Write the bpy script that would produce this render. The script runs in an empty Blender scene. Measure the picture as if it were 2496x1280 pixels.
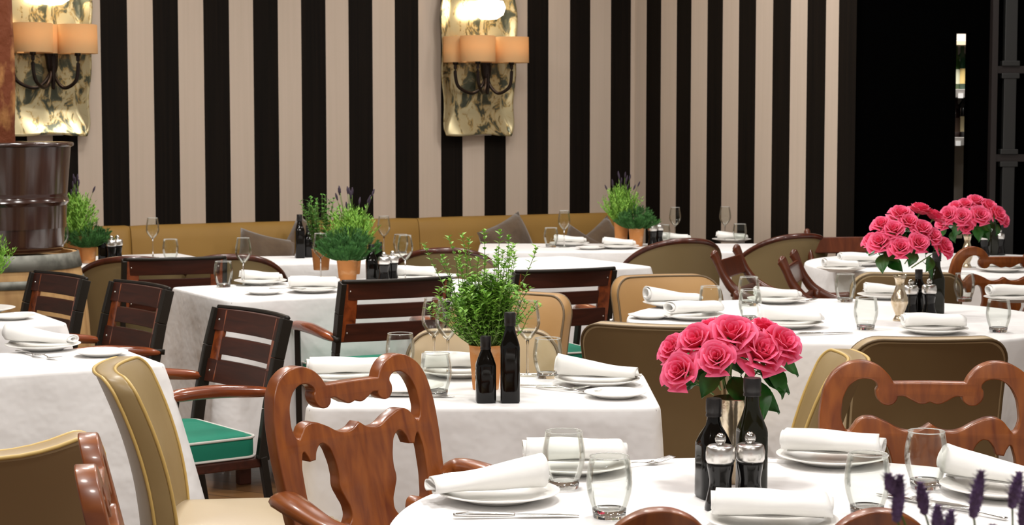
import bpy, bmesh, math, random
from mathutils import Vector, Matrix
PI = math.pi
D = bpy.data
COL = bpy.context.scene.collection
sc = bpy.context.scene

# ------------------------------------------------------------------ camera, world, lights, exposure
CAM_H = 1.454
FPX = 4500.0
PITCH = math.atan(340.0 / FPX)
cam_d = D.cameras.new('camera')
cam = D.objects.new('camera', cam_d)
COL.objects.link(cam)
cam.location = (0, 0, CAM_H)
cam.rotation_euler = (PI / 2 - PITCH, 0, 0)
cam_d.sensor_width = 36.0
cam_d.lens = FPX / 2496.0 * 36.0
cam_d.clip_start = 0.05
cam_d.dof.use_dof = True
cam_d.dof.focus_distance = 3.9
cam_d.dof.aperture_fstop = 17.0
sc.camera = cam

w = D.worlds.new('world')
sc.world = w
w.use_nodes = True
w.node_tree.nodes['Background'].inputs[0].default_value = (1.0, 0.93, 0.87, 1)
w.node_tree.nodes['Background'].inputs[1].default_value = 0.30

sc.view_settings.view_transform = 'Standard'
sc.view_settings.look = 'None'
sc.view_settings.exposure = 0.35
sc.view_settings.gamma = 1.0
sc.view_settings.use_curve_mapping = False


def area(name, loc, size, power, color=(1, 0.965, 0.925), aim=None, spread=180):
    l = D.lights.new(name, 'AREA')
    l.shape = 'DISK'
    l.size = size
    l.energy = power
    l.color = color
    l.spread = math.radians(spread)
    o = D.objects.new(name, l)
    COL.objects.link(o)
    o.location = loc
    if aim is not None:
        d = Vector(aim) - Vector(loc)
        o.rotation_euler = d.to_track_quat('-Z', 'Y').to_euler()
    return o


# recessed ceiling lamps, plus one at mid left added to brighten the shaded tablecloth
for i, (x, y, p) in enumerate([(-1.6, 4.6, 34), (0.35, 3.7, 42), (1.7, 4.2, 30), (0.0, 5.9, 38), (1.5, 6.9, 28),
                               (-1.4, 7.3, 40), (-0.2, 8.4, 36), (2.3, 9.0, 38), (0.7, 9.7, 36), (-1.6, 9.0, 30), (-1.35, 5.8, 24), (-0.9, 3.0, 20),
                               (-0.3, 1.9, 28), (1.2, 1.6, 26)]):
    area('ceiling_lamp_light', (x, y, 3.12), 0.30, p * 0.55, aim=(x, y, 0))
# wall washers along the striped wall
for i, (x, y, ax, ay) in enumerate([(-2.0, 9.3, -2.3, 10.7), (0.1, 10.5, -0.1, 11.9), (1.1, 10.2, 1.5, 11.1)]):
    area('wall_washer_light', (x, y, 3.12), 0.3, 5, aim=(ax, ay, 1.5))


# ------------------------------------------------------------------ helpers
def at(px, py, h):
    """world point at height h seen along the given view direction"""
    r = (px - 1248.0) / FPX
    u = (640.0 - py) / FPX
    d = Vector((r, math.cos(PITCH) + u * math.sin(PITCH), -math.sin(PITCH) + u * math.cos(PITCH)))
    t = (h - CAM_H) / d.z
    return Vector((d.x * t, d.y * t, h))


def atd(px, py, Y):
    r = (px - 1248.0) / FPX
    u = (640.0 - py) / FPX
    d = Vector((r, math.cos(PITCH) + u * math.sin(PITCH), -math.sin(PITCH) + u * math.cos(PITCH)))
    t = Y / d.y
    return Vector((d.x * t, Y, CAM_H + d.z * t))


def face(dx, dy):
    return math.atan2(dy, dx) - PI / 2


def new_bm():
    return bmesh.new()


def obj(name, bm, mat, parent=None, smooth=True, bevel=0, sub=0, solid=0, loc=None, rot=None, label=None, autos=None):
    me = D.meshes.new(name)
    bmesh.ops.recalc_face_normals(bm, faces=bm.faces)
    bm.to_mesh(me)
    bm.free()
    if isinstance(mat, (list, tuple)):
        for m in mat:
            me.materials.append(m)
    else:
        me.materials.append(mat)
    if smooth:
        me.polygons.foreach_set('use_smooth', [True] * len(me.polygons))
        if autos is not None:
            me.set_sharp_from_angle(angle=math.radians(autos))
    o = D.objects.new(name, me)
    COL.objects.link(o)
    if parent is not None:
        o.parent = parent
    if loc is not None:
        o.location = loc
    if rot is not None:
        o.rotation_euler = rot
    if solid:
        m = o.modifiers.new('solid', 'SOLIDIFY')
        m.thickness = solid
        m.offset = 0
    if bevel:
        m = o.modifiers.new('bevel', 'BEVEL')
        m.width = bevel
        m.segments = 2
        m.limit_method = 'ANGLE'
    if sub:
        m = o.modifiers.new('sub', 'SUBSURF')
        m.levels = sub
        m.render_levels = sub
    if label:
        o['label'] = label
    return o


def tag(o, label, cat, group=None):
    o['label'] = label
    o['category'] = cat
    if group:
        o['group'] = group
    return o


def thing(name, label, cat, loc=(0, 0, 0), rotz=0, group=None):
    o = D.objects.new(name, None)
    COL.objects.link(o)
    o.empty_display_size = 0.05
    o.location = loc
    o.rotation_euler = (0, 0, rotz)
    return tag(o, label, cat, group)


def struct(name, bm, mat, **k):
    o = obj(name, bm, mat, **k)
    o['kind'] = 'structure'
    return o


def kids(o):
    return [c for c in COL.objects if c.parent == o]


PROTO = {}


def copy_of(kind, maker, label, cat, loc, rotz=0, group=None, scale=None, rot=None):
    """first call builds the thing, later calls copy it with its parts and sub-parts"""
    if kind not in PROTO:
        r = maker()
        ch = []
        for c in kids(r):
            ch.append((c, kids(c)))
        PROTO[kind] = (r, ch)
    else:
        src, ch = PROTO[kind]
        r = src.copy()
        COL.objects.link(r)
        for c, gs in ch:
            c2 = c.copy()
            COL.objects.link(c2)
            c2.parent = r
            for g in gs:
                g2 = g.copy()
                COL.objects.link(g2)
                g2.parent = c2
        if 'group' in r:
            del r['group']
    r.location = loc
    r.rotation_euler = rot if rot else (0, 0, rotz)
    r.scale = (scale,) * 3 if scale else (1, 1, 1)
    tag(r, label, cat, group)
    return r


def box(bm, c, s, rot=None):
    m = Matrix.Translation(Vector(c))
    if rot is not None:
        m = m @ rot
    m = m @ Matrix.Diagonal(Vector((s[0], s[1], s[2], 1)))
    bmesh.ops.create_cube(bm, size=1, matrix=m)


def beam(bm, a, b, wx, wy):
    a = Vector(a); b = Vector(b)
    d = b - a
    q = d.to_track_quat('Z', 'Y').to_matrix().to_4x4()
    m = Matrix.Translation((a + b) / 2) @ q @ Matrix.Diagonal(Vector((wx, wy, d.length, 1)))
    bmesh.ops.create_cube(bm, size=1, matrix=m)


def lathe(bm, prof, n=32, c=(0, 0, 0)):
    rings = []
    for r, z in prof:
        if r < 1e-5:
            rings.append([bm.verts.new((c[0], c[1], c[2] + z))])
        else:
            rings.append([bm.verts.new((c[0] + r * math.cos(2 * PI * i / n), c[1] + r * math.sin(2 * PI * i / n), c[2] + z)) for i in range(n)])
    for A, B in zip(rings, rings[1:]):
        for i in range(n):
            j = (i + 1) % n
            if len(A) == 1 and len(B) == 1:
                continue
            if len(A) == 1:
                bm.faces.new((A[0], B[j], B[i]))
            elif len(B) == 1:
                bm.faces.new((A[i], A[j], B[0]))
            else:
                bm.faces.new((A[i], A[j], B[j], B[i]))


def crom(pts, sub=6, closed=False):
    pts = [Vector(p) for p in pts]
    n = len(pts)
    out = []
    rng = n if closed else n - 1
    for i in range(rng):
        if closed:
            p0, p1, p2, p3 = pts[i - 1], pts[i], pts[(i + 1) % n], pts[(i + 2) % n]
        else:
            p0 = pts[max(i - 1, 0)]; p1 = pts[i]; p2 = pts[i + 1]; p3 = pts[min(i + 2, n - 1)]
        for k in range(sub):
            t = k / sub
            out.append(0.5 * ((2 * p1) + (p2 - p0) * t + (2 * p0 - 5 * p1 + 4 * p2 - p3) * t * t + (3 * p1 - p0 - 3 * p2 + p3) * t ** 3))
    if not closed:
        out.append(pts[-1])
    return out


def sweep(bm, pts, rad, n=10, sub=6, closed=False, flat=(1, 1), up=(0, 0, 1)):
    """tube along a smooth path; rad a number or one per point; flat = section scale (side, up)"""
    m = len(pts)
    P = crom(pts, sub, closed) if sub > 1 else [Vector(p) for p in pts]
    if isinstance(rad, (int, float)):
        R = [rad] * len(P)
    else:
        R = []
        for i in range(len(P)):
            f = i / sub
            a = int(f)
            if closed:
                R.append(rad[a % m] * (1 - (f - a)) + rad[(a + 1) % m] * (f - a))
            else:
                a = min(a, m - 2)
                R.append(rad[a] * (1 - (f - a)) + rad[a + 1] * (f - a))
    up = Vector(up)
    rings = []
    L = len(P)
    for i in range(L):
        if closed:
            t = P[(i + 1) % L] - P[i - 1]
        else:
            t = P[min(i + 1, L - 1)] - P[max(i - 1, 0)]
        if t.length < 1e-9:
            t = Vector((0, 0, 1))
        t.normalize()
        s = t.cross(up)
        if s.length < 1e-3:
            s = t.cross(Vector((1, 0.01, 0)))
        s.normalize()
        v = s.cross(t)
        rings.append([bm.verts.new(P[i] + s * math.cos(2 * PI * k / n) * R[i] * flat[0] + v * math.sin(2 * PI * k / n) * R[i] * flat[1]) for k in range(n)])
    rr = list(zip(rings, rings[1:]))
    if closed:
        rr.append((rings[-1], rings[0]))
    for A, B in rr:
        for k in range(n):
            j = (k + 1) % n
            bm.faces.new((A[k], A[j], B[j], B[k]))
    if not closed:
        bm.faces.new(rings[0][::-1])
        bm.faces.new(rings[-1])


def rrect(hw, hh, r, n=8, rt=None):
    """rounded rectangle outline, list of (x, z), counter-clockwise from right"""
    pts = []
    for cx, cz, a0, rr in ((hw, hh, 0, rt if rt is not None else r), (-hw, hh, 90, rt if rt is not None else r), (-hw, -hh, 180, r), (hw, -hh, 270, r)):
        sx = 1 if cx > 0 else -1
        sz = 1 if cz > 0 else -1
        for k in range(n + 1):
            a = math.radians(a0 + 90 * k / n)
            pts.append((cx - sx * rr + rr * math.cos(a), cz - sz * rr + rr * math.sin(a)))
    # add intermediate points on the long edges
    out = []
    for i, p in enumerate(pts):
        q = pts[(i + 1) % len(pts)]
        out.append(p)
        d = math.hypot(q[0] - p[0], q[1] - p[1])
        m = int(d / 0.04)
        for k in range(1, m + 1):
            f = k / (m + 1)
            out.append((p[0] + (q[0] - p[0]) * f, p[1] + (q[1] - p[1]) * f))
    return out


def pad(bm, outline, t, fy, bulge_f=0.012, bulge_b=0.0, edge=0.012, fz=None, back_mi=0):
    """cushion-like slab: outline in (x,z), thickness t along y; fy(x,z) offsets y (curvature)"""
    def P(x, z, y):
        zz = z + (fz(x, z) if fz else 0)
        return Vector((x, y + fy(x, z), zz))
    n = len(outline)
    cx = 0; cz = sum(p[1] for p in outline) / n
    layers = []
    for s in (0.0, 0.3, 0.55, 0.75, 0.9):
        layers.append((s, t / 2 + bulge_f * (1 - s ** 3)))
    for k in range(4):
        a = PI / 2 * k / 3
        layers.append((1 - edge_s(outline, edge) * (1 - math.sin(a)), t / 2 - edge * (1 - math.cos(a)) if False else t / 2 - edge * (1 - math.cos(a)) * 1.0))
    for k in range(3, -1, -1):
        a = PI / 2 * k / 3
        layers.append((1 - edge_s(outline, edge) * (1 - math.sin(a)), -t / 2 + edge * (1 - math.cos(a))))
    for s in (0.9, 0.75, 0.55, 0.3, 0.0):
        layers.append((s, -t / 2 - bulge_b * (1 - s ** 3)))
    prev = None
    nl = 0
    for s, y in layers:
        nl += 1
        if s == 0.0:
            ring = [bm.verts.new(P(cx, cz, y))]
        else:
            ring = [bm.verts.new(P(cx + (x - cx) * s, cz + (z - cz) * s, y)) for x, z in outline]
        if prev:
            for i in range(n):
                j = (i + 1) % n
                if len(prev) == 1:
                    fc = bm.faces.new((prev[0], ring[j], ring[i]))
                elif len(ring) == 1:
                    fc = bm.faces.new((prev[i], prev[j], ring[0]))
                else:
                    fc = bm.faces.new((prev[i], prev[j], ring[j], ring[i]))
                if back_mi and nl > 13:
                    fc.material_index = back_mi
        prev = ring


def edge_s(outline, e):
    m = max(max(abs(p[0]) for p in outline), 0.05)
    return e / m


def outline_path(outline, fy, y, s=1.0, fz=None):
    n = len(outline)
    cz = sum(p[1] for p in outline) / n
    return [Vector((x * s, y + fy(x, z), cz + (z - cz) * s + (fz(x, z) if fz else 0))) for x, z in outline]


def leafq(bm, base, d, up, L, W, fold=0.15, droop=0.0, mi=0):
    d = Vector(d).normalized()
    s = d.cross(Vector(up))
    if s.length < 1e-4:
        s = d.cross(Vector((1, 0, 0)))
    s.normalize()
    v = s.cross(d)
    b = Vector(base)
    m1 = b + d * L * 0.45
    tip = b + d * L - v * droop * L
    a = bm.verts.new(b)
    l = bm.verts.new(m1 + s * W / 2 + v * fold * W)
    r = bm.verts.new(m1 - s * W / 2 + v * fold * W)
    c = bm.verts.new(m1)
    t = bm.verts.new(tip)
    for f in ((a, c, l), (a, r, c), (c, t, l), (c, r, t)):
        fc = bm.faces.new(f)
        fc.material_index = mi


# ------------------------------------------------------------------ materials
def mat(name, color, rough=0.5, metal=0.0, spec=0.5, coat=0.0, bump=None, sss=0.0, sheen=0.0, var=None, trans=0.0, coat_rough=0.1):
    m = D.materials.new(name)
    m.use_nodes = True
    nt = m.node_tree
    b = nt.nodes['Principled BSDF']
    b.inputs['Base Color'].default_value = (*color, 1)
    b.inputs['Roughness'].default_value = rough
    b.inputs['Metallic'].default_value = metal
    b.inputs['Specular IOR Level'].default_value = spec
    b.inputs['Coat Weight'].default_value = coat
    b.inputs['Coat Roughness'].default_value = coat_rough
    b.inputs['Sheen Weight'].default_value = sheen
    if trans:
        b.inputs['Transmission Weight'].default_value = trans
    tc = nt.nodes.new('ShaderNodeTexCoord')
    if var:  # (scale vec, colour2, contrast lo, hi, detail)
        sca, c2, lo, hi = var[:4]
        mp = nt.nodes.new('ShaderNodeMapping')
        mp.inputs['Scale'].default_value = sca
        nt.links.new(tc.outputs['Object'], mp.inputs[0])
        nz = nt.nodes.new('ShaderNodeTexNoise')
        nz.inputs['Scale'].default_value = 1
        nz.inputs['Detail'].default_value = 5
        nz.inputs['Distortion'].default_value = var[4] if len(var) > 4 else 0
        nt.links.new(mp.outputs[0], nz.inputs['Vector'])
        rp = nt.nodes.new('ShaderNodeValToRGB')
        rp.color_ramp.elements[0].position = lo
        rp.color_ramp.elements[1].position = hi
        rp.color_ramp.elements[0].color = (*color, 1)
        rp.color_ramp.elements[1].color = (*c2, 1)
        nt.links.new(nz.outputs['Fac'], rp.inputs[0])
        nt.links.new(rp.outputs[0], b.inputs['Base Color'])
    if bump:  # (scale, strength, distance)
        nz = nt.nodes.new('ShaderNodeTexNoise')
        nz.inputs['Scale'].default_value = bump[0]
        nz.inputs['Detail'].default_value = 4
        nt.links.new(tc.outputs['Object'], nz.inputs['Vector'])
        bp = nt.nodes.new('ShaderNodeBump')
        bp.inputs['Strength'].default_value = bump[1]
        bp.inputs['Distance'].default_value = bump[2]
        nt.links.new(nz.outputs['Fac'], bp.inputs['Height'])
        nt.links.new(bp.outputs[0], b.inputs['Normal'])
    return m


def glass_mat(name, tint=(0.97, 0.98, 0.97), edge=0.6):
    m = D.materials.new(name)
    m.use_nodes = True
    nt = m.node_tree
    nt.nodes.remove(nt.nodes['Principled BSDF'])
    out = nt.nodes['Material Output']
    tr = nt.nodes.new('ShaderNodeBsdfTransparent')
    tr.inputs[0].default_value = (*tint, 1)
    gl = nt.nodes.new('ShaderNodeBsdfGlossy')
    gl.inputs['Roughness'].default_value = 0.03
    gl.inputs[0].default_value = (0.95, 0.95, 0.93, 1)
    lw = nt.nodes.new('ShaderNodeLayerWeight')
    lw.inputs[0].default_value = 0.22
    mt = nt.nodes.new('ShaderNodeMath')
    mt.operation = 'MULTIPLY'
    mt.inputs[1].default_value = edge
    mx = nt.nodes.new('ShaderNodeMixShader')
    nt.links.new(lw.outputs['Fresnel'], mt.inputs[0])
    nt.links.new(mt.outputs[0], mx.inputs[0])
    nt.links.new(tr.outputs[0], mx.inputs[1])
    nt.links.new(gl.outputs[0], mx.inputs[2])
    nt.links.new(mx.outputs[0], out.inputs[0])
    return m


M = {}
M['cloth'] = mat('linen_white', (0.86, 0.85, 0.845), 0.85, spec=0.2, bump=(3.6, 0.8, 0.03))
M['napkin'] = mat('napkin_white', (0.90, 0.895, 0.87), 0.9, spec=0.15, bump=(35, 0.25, 0.003))
M['china'] = mat('china_white', (0.90, 0.885, 0.85), 0.3, spec=0.35, coat=0.0)
M['steel'] = mat('polished_steel', (0.72, 0.71, 0.69), 0.18, metal=1.0)
M['brushed'] = mat('brushed_steel', (0.78, 0.76, 0.73), 0.28, metal=1.0)
M['glass'] = glass_mat('clear_glass')
M['base_glass'] = mat('thick_glass', (1, 1, 1), 0.02, trans=1.0)
M['cream'] = mat('cream_paint', (0.50, 0.41, 0.335), 0.75, spec=0.15, var=((60, 60, 1.2), (0.475, 0.39, 0.315), 0.35, 0.7))
M['black'] = mat('black_stripe_paint', (0.0048, 0.0035, 0.0025), 0.7, spec=0.08, var=((70, 70, 1.0), (0.009, 0.006, 0.004), 0.35, 0.7))
M['dark_wall'] = mat('black_wall_paint', (0.0008, 0.0008, 0.0008), 0.9, spec=0.0)
M['grey_trim'] = mat('charcoal_trim', (0.013, 0.013, 0.012), 0.5)
M['ceiling'] = mat('ceiling_paint', (0.55, 0.48, 0.40), 0.9)
M['mahogany'] = mat('polished_mahogany', (0.30, 0.083, 0.013), 0.34, coat=0.25, var=((40, 4, 9), (0.14, 0.028, 0.006), 0.35, 0.75, 0.6))
M['mahogany_mid'] = mat('brown_mahogany', (0.13, 0.030, 0.009), 0.32, coat=0.3, var=((40, 6, 9), (0.07, 0.015, 0.005), 0.35, 0.75, 0.6))
M['mahogany_dark'] = mat('dark_mahogany', (0.085, 0.016, 0.006), 0.3, coat=0.4, var=((50, 8, 8), (0.045, 0.009, 0.004), 0.35, 0.7, 0.6))
M['slat'] = mat('dark_slat_wood', (0.070, 0.017, 0.008), 0.46, spec=0.3, coat=0.0, var=((4, 30, 40), (0.030, 0.008, 0.004), 0.3, 0.75, 0.8))
M['arm'] = mat('red_arm_wood', (0.30, 0.065, 0.014), 0.25, coat=0.5, var=((30, 4, 30), (0.10, 0.02, 0.007), 0.4, 0.75, 0.5))
M['frame'] = mat('dark_bronze_frame', (0.016, 0.012, 0.008), 0.45, metal=0.3)
M['beige'] = mat('beige_leather', (0.47, 0.35, 0.20), 0.42, spec=0.4, var=((5, 5, 5), (0.40, 0.29, 0.155), 0.3, 0.75), bump=(160, 0.12, 0.001))
M['tan'] = mat('tan_leather', (0.44, 0.255, 0.095), 0.5, spec=0.35, var=((4, 4, 4), (0.38, 0.21, 0.075), 0.3, 0.75), bump=(160, 0.12, 0.001))
M['olive'] = mat('olive_back_leather', (0.19, 0.122, 0.053), 0.6, spec=0.3, var=((4, 4, 4), (0.165, 0.10, 0.042), 0.3, 0.75))
M['khaki'] = mat('khaki_leather', (0.34, 0.245, 0.115), 0.38, spec=0.4, var=((6, 6, 6), (0.28, 0.195, 0.085), 0.3, 0.75), bump=(120, 0.12, 0.001))
M['pipe'] = mat('golden_piping', (0.62, 0.43, 0.14), 0.4)
M['pipe_dark'] = mat('dark_piping', (0.12, 0.075, 0.03), 0.5)
M['cream_leather'] = mat('cream_leather', (0.50, 0.40, 0.26), 0.4, spec=0.4)
M['brown_back'] = mat('brown_back_leather', (0.27, 0.175, 0.085), 0.55, spec=0.3)
M['tub_back'] = mat('tub_back_leather', (0.21, 0.150, 0.068), 0.55, spec=0.3)
M['mustard'] = mat('mustard_leather', (0.31, 0.178, 0.044), 0.6, spec=0.25, var=((2, 2, 2), (0.27, 0.15, 0.036), 0.35, 0.7), bump=(2.5, 0.3, 0.02))
M['velvet'] = mat('brown_velvet', (0.12, 0.078, 0.045), 0.9, sheen=0.5, var=((10, 10, 10), (0.085, 0.054, 0.032), 0.35, 0.7), bump=(9, 0.6, 0.02))
M['green'] = mat('green_canvas', (0.015, 0.20, 0.125), 0.7, spec=0.2, bump=(14, 0.4, 0.01))
M['white_pipe'] = mat('white_cord', (0.75, 0.73, 0.68), 0.7)
M['terra'] = mat('terracotta', (0.60, 0.25, 0.08), 0.8, spec=0.2, var=((9, 9, 22), (0.78, 0.50, 0.30), 0.5, 0.72))
M['soil'] = mat('potting_soil', (0.03, 0.018, 0.01), 1.0)
M['leaf_bright'] = mat('bright_leaf', (0.13, 0.34, 0.03), 0.5, spec=0.3, var=((40, 40, 40), (0.30, 0.52, 0.08), 0.3, 0.7))
M['leaf_mid'] = mat('mid_leaf', (0.06, 0.21, 0.03), 0.5, spec=0.3, var=((40, 40, 40), (0.14, 0.34, 0.05), 0.3, 0.7))
M['leaf_dark'] = mat('rosemary_leaf', (0.028, 0.11, 0.025), 0.55, spec=0.3, var=((60, 60, 60), (0.07, 0.20, 0.045), 0.3, 0.7))
M['leaf_rose'] = mat('rose_leaf', (0.012, 0.085, 0.012), 0.35, spec=0.5, var=((25, 25, 25), (0.03, 0.16, 0.018), 0.3, 0.7))
M['stem'] = mat('green_stem', (0.11, 0.19, 0.03), 0.6)
M['lav'] = mat('lavender_flower', (0.13, 0.075, 0.15), 0.8, var=((90, 90, 90), (0.20, 0.12, 0.28), 0.4, 0.65))
M['lav_dark'] = mat('dry_lavender_flower', (0.04, 0.025, 0.045), 0.8)
M['bottle'] = mat('black_bottle_glass', (0.003, 0.0025, 0.002), 0.08, spec=0.35, coat=0.0)
M['bottle_green'] = mat('dark_green_bottle_glass', (0.009, 0.009, 0.003), 0.08, spec=0.4, coat=0.0)
M['capm'] = mat('black_cap', (0.012, 0.010, 0.010), 0.35)
M['mill'] = mat('black_mill_acrylic', (0.005, 0.0045, 0.0045), 0.13, spec=0.4, coat=0.0)
M['gold_glass'] = mat('mercury_gold_glass', (0.55, 0.43, 0.27), 0.16, metal=0.85, var=((50, 50, 20), (0.85, 0.74, 0.58), 0.35, 0.65), bump=(30, 0.3, 0.004))
M['drum'] = mat('brown_lacquered_steel', (0.034, 0.011, 0.006), 0.18, spec=0.6, coat=0.6, var=((3, 3, 12), (0.030, 0.010, 0.007), 0.35, 0.7))
M['oak'] = mat('barrel_oak', (0.50, 0.30, 0.12), 0.7, var=((22, 22, 2), (0.33, 0.17, 0.06), 0.4, 0.75))
M['hoop'] = mat('galvanised_hoop', (0.22, 0.22, 0.19), 0.55, metal=0.5, var=((20, 20, 20), (0.13, 0.13, 0.11), 0.4, 0.65))
M['bark'] = mat('rusty_trunk', (0.13, 0.033, 0.011), 0.65, spec=0.2, var=((9, 9, 5), (0.36, 0.17, 0.055), 0.52, 0.66), bump=(12, 0.8, 0.02))
M['iron'] = mat('bronze_iron', (0.02, 0.012, 0.009), 0.3, metal=0.6)
M['shade_g'] = None
M['shelf'] = mat('grey_shelf', (0.25, 0.23, 0.21), 0.6)
M['warm_shelf'] = mat('shelf_boards', (0.50, 0.40, 0.28), 0.6)


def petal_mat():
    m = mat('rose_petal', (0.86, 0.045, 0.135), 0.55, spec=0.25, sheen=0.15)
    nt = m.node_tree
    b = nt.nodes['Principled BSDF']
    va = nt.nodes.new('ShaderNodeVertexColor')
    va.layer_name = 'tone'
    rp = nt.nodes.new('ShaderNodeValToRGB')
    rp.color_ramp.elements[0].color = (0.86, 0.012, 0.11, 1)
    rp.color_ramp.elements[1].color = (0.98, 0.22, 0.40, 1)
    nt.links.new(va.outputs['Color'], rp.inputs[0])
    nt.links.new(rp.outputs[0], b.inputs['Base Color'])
    b.inputs['Subsurface Weight'].default_value = 0.0
    tl = nt.nodes.new('ShaderNodeBsdfTranslucent')
    tl.inputs[0].default_value = (0.95, 0.10, 0.22, 1)
    mx = nt.nodes.new('ShaderNodeMixShader')
    mx.inputs[0].default_value = 0.22
    out = nt.nodes['Material Output']
    nt.links.new(b.outputs[0], mx.inputs[1])
    nt.links.new(tl.outputs[0], mx.inputs[2])
    nt.links.new(mx.outputs[0], out.inputs[0])
    return m


M['petal'] = petal_mat()


def shade_mat():
    m = D.materials.new('linen_shade')
    m.use_nodes = True
    nt = m.node_tree
    nt.nodes.remove(nt.nodes['Principled BSDF'])
    df = nt.nodes.new('ShaderNodeBsdfDiffuse')
    df.inputs[0].default_value = (0.62, 0.40, 0.20, 1)
    tl = nt.nodes.new('ShaderNodeBsdfTranslucent')
    tl.inputs[0].default_value = (0.80, 0.52, 0.25, 1)
    mx = nt.nodes.new('ShaderNodeMixShader')
    mx.inputs[0].default_value = 0.32
    tc = nt.nodes.new('ShaderNodeTexCoord')
    mp = nt.nodes.new('ShaderNodeMapping')
    mp.inputs['Scale'].default_value = (12, 12, 300)
    nz = nt.nodes.new('ShaderNodeTexNoise')
    nz.inputs['Scale'].default_value = 1
    bp = nt.nodes.new('ShaderNodeBump')
    bp.inputs['Strength'].default_value = 0.3
    nt.links.new(tc.outputs['Object'], mp.inputs[0])
    nt.links.new(mp.outputs[0], nz.inputs['Vector'])
    nt.links.new(nz.outputs['Fac'], bp.inputs['Height'])
    nt.links.new(bp.outputs[0], df.inputs['Normal'])
    nt.links.new(df.outputs[0], mx.inputs[1])
    nt.links.new(tl.outputs[0], mx.inputs[2])
    nt.links.new(mx.outputs[0], nt.nodes['Material Output'].inputs[0])
    return m


M['shade'] = shade_mat()


def mirror_mat():
    m = mat('antiqued_brass_mirror', (0.60, 0.50, 0.27), 0.22, metal=0.72)
    nt = m.node_tree
    b = nt.nodes['Principled BSDF']
    tc = nt.nodes.new('ShaderNodeTexCoord')
    mp = nt.nodes.new('ShaderNodeMapping')
    mp.inputs['Scale'].default_value = (13, 13, 7)
    nz = nt.nodes.new('ShaderNodeTexNoise')
    nz.inputs['Scale'].default_value = 1.0
    nz.inputs['Detail'].default_value = 7
    nz.inputs['Roughness'].default_value = 0.65
    nz.inputs['Distortion'].default_value = 1.0
    rp = nt.nodes.new('ShaderNodeValToRGB')
    e = rp.color_ramp.elements
    e[0].position = 0.385; e[0].color = (0.07, 0.075, 0.05, 1)
    e[1].position = 0.50; e[1].color = (0.54, 0.46, 0.27, 1)
    x = e.new(0.44); x.color = (0.17, 0.16, 0.10, 1)
    x = e.new(0.465); x.color = (0.40, 0.27, 0.09, 1)
    nt.links.new(tc.outputs['Object'], mp.inputs[0])
    nt.links.new(mp.outputs[0], nz.inputs['Vector'])
    nt.links.new(nz.outputs['Fac'], rp.inputs[0])
    nt.links.new(rp.outputs[0], b.inputs['Base Color'])
    return m


M['mirror'] = mirror_mat()


def emis(name, c, s):
    m = D.materials.new(name)
    m.use_nodes = True
    b = m.node_tree.nodes['Principled BSDF']
    b.inputs['Base Color'].default_value = (*c, 1)
    b.inputs['Emission Color'].default_value = (*c, 1)
    b.inputs['Emission Strength'].default_value = s
    return m


M['bulb'] = emis('lit_bulb', (1.0, 0.88, 0.68), 9)


def floor_mat():
    m = mat('floor_boards', (0.16, 0.085, 0.035), 0.35, coat=0.2)
    nt = m.node_tree
    b = nt.nodes['Principled BSDF']
    tc = nt.nodes.new('ShaderNodeTexCoord')
    mp = nt.nodes.new('ShaderNodeMapping')
    mp.inputs['Rotation'].default_value = (0, 0, math.radians(28))
    br = nt.nodes.new('ShaderNodeTexBrick')
    br.inputs['Color1'].default_value = (0.22, 0.11, 0.04, 1)
    br.inputs['Color2'].default_value = (0.12, 0.055, 0.022, 1)
    br.inputs['Mortar'].default_value = (0.02, 0.01, 0.005, 1)
    br.inputs['Scale'].default_value = 1
    br.inputs['Brick Width'].default_value = 1.4
    br.inputs['Row Height'].default_value = 0.12
    br.inputs['Mortar Size'].default_value = 0.003
    nt.links.new(tc.outputs['Object'], mp.inputs[0])
    nt.links.new(mp.outputs[0], br.inputs['Vector'])
    nt.links.new(br.outputs[0], b.inputs['Base Color'])
    return m


M['floor'] = floor_mat()

# ------------------------------------------------------------------ room shell
bm = new_bm()
box(bm, (0.5, 6.5, -0.05), (12, 16, 0.1))
struct('floor', bm, M['floor'], smooth=False)
bm = new_bm()
box(bm, (0.5, 6.5, 3.25), (12, 16, 0.1))
struct('ceiling', bm, M['ceiling'], smooth=False)

W1A, W1B = 11.94, 0.54        # striped back wall: Y = A + B X
CX = W1A * 0.066 / (1 - W1B * 0.066)
CY = W1A + W1B * CX
W2B = -1.85
W2A = CY - W2B * CX


def on_wall(px, A, B):
    u = (px - 1248.0) / FPX
    cu = math.cos(PITCH)
    y = A / (1 - B * u / cu)
    return Vector((A and (y * u / cu), y, 0))


def stripe_wall(name, P, cols, nrm, z1=3.2, t=0.12):
    bm = new_bm()
    nrm = Vector(nrm).normalized()
    for i in range(len(P) - 1):
        a, b = P[i], P[i + 1]
        vs = []
        for p in (a, b):
            for q in (p, p + nrm * t):
                for z in (0, z1):
                    vs.append(bm.verts.new((q.x, q.y, z)))
        a0, a1, A0, A1, b0, b1, B0, B1 = vs
        for f in ((a0, b0, b1, a1), (A0, A1, B1, B0), (a0, A0, B0, b0), (a1, b1, B1, A1)):
            fc = bm.faces.new(f)
            fc.material_index = cols[i]
    bmesh.ops.remove_doubles(bm, verts=bm.verts, dist=1e-5)
    return struct(name, bm, [M['cream'], M['black']], smooth=False)


def shift(px, y=270):
    return px


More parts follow.
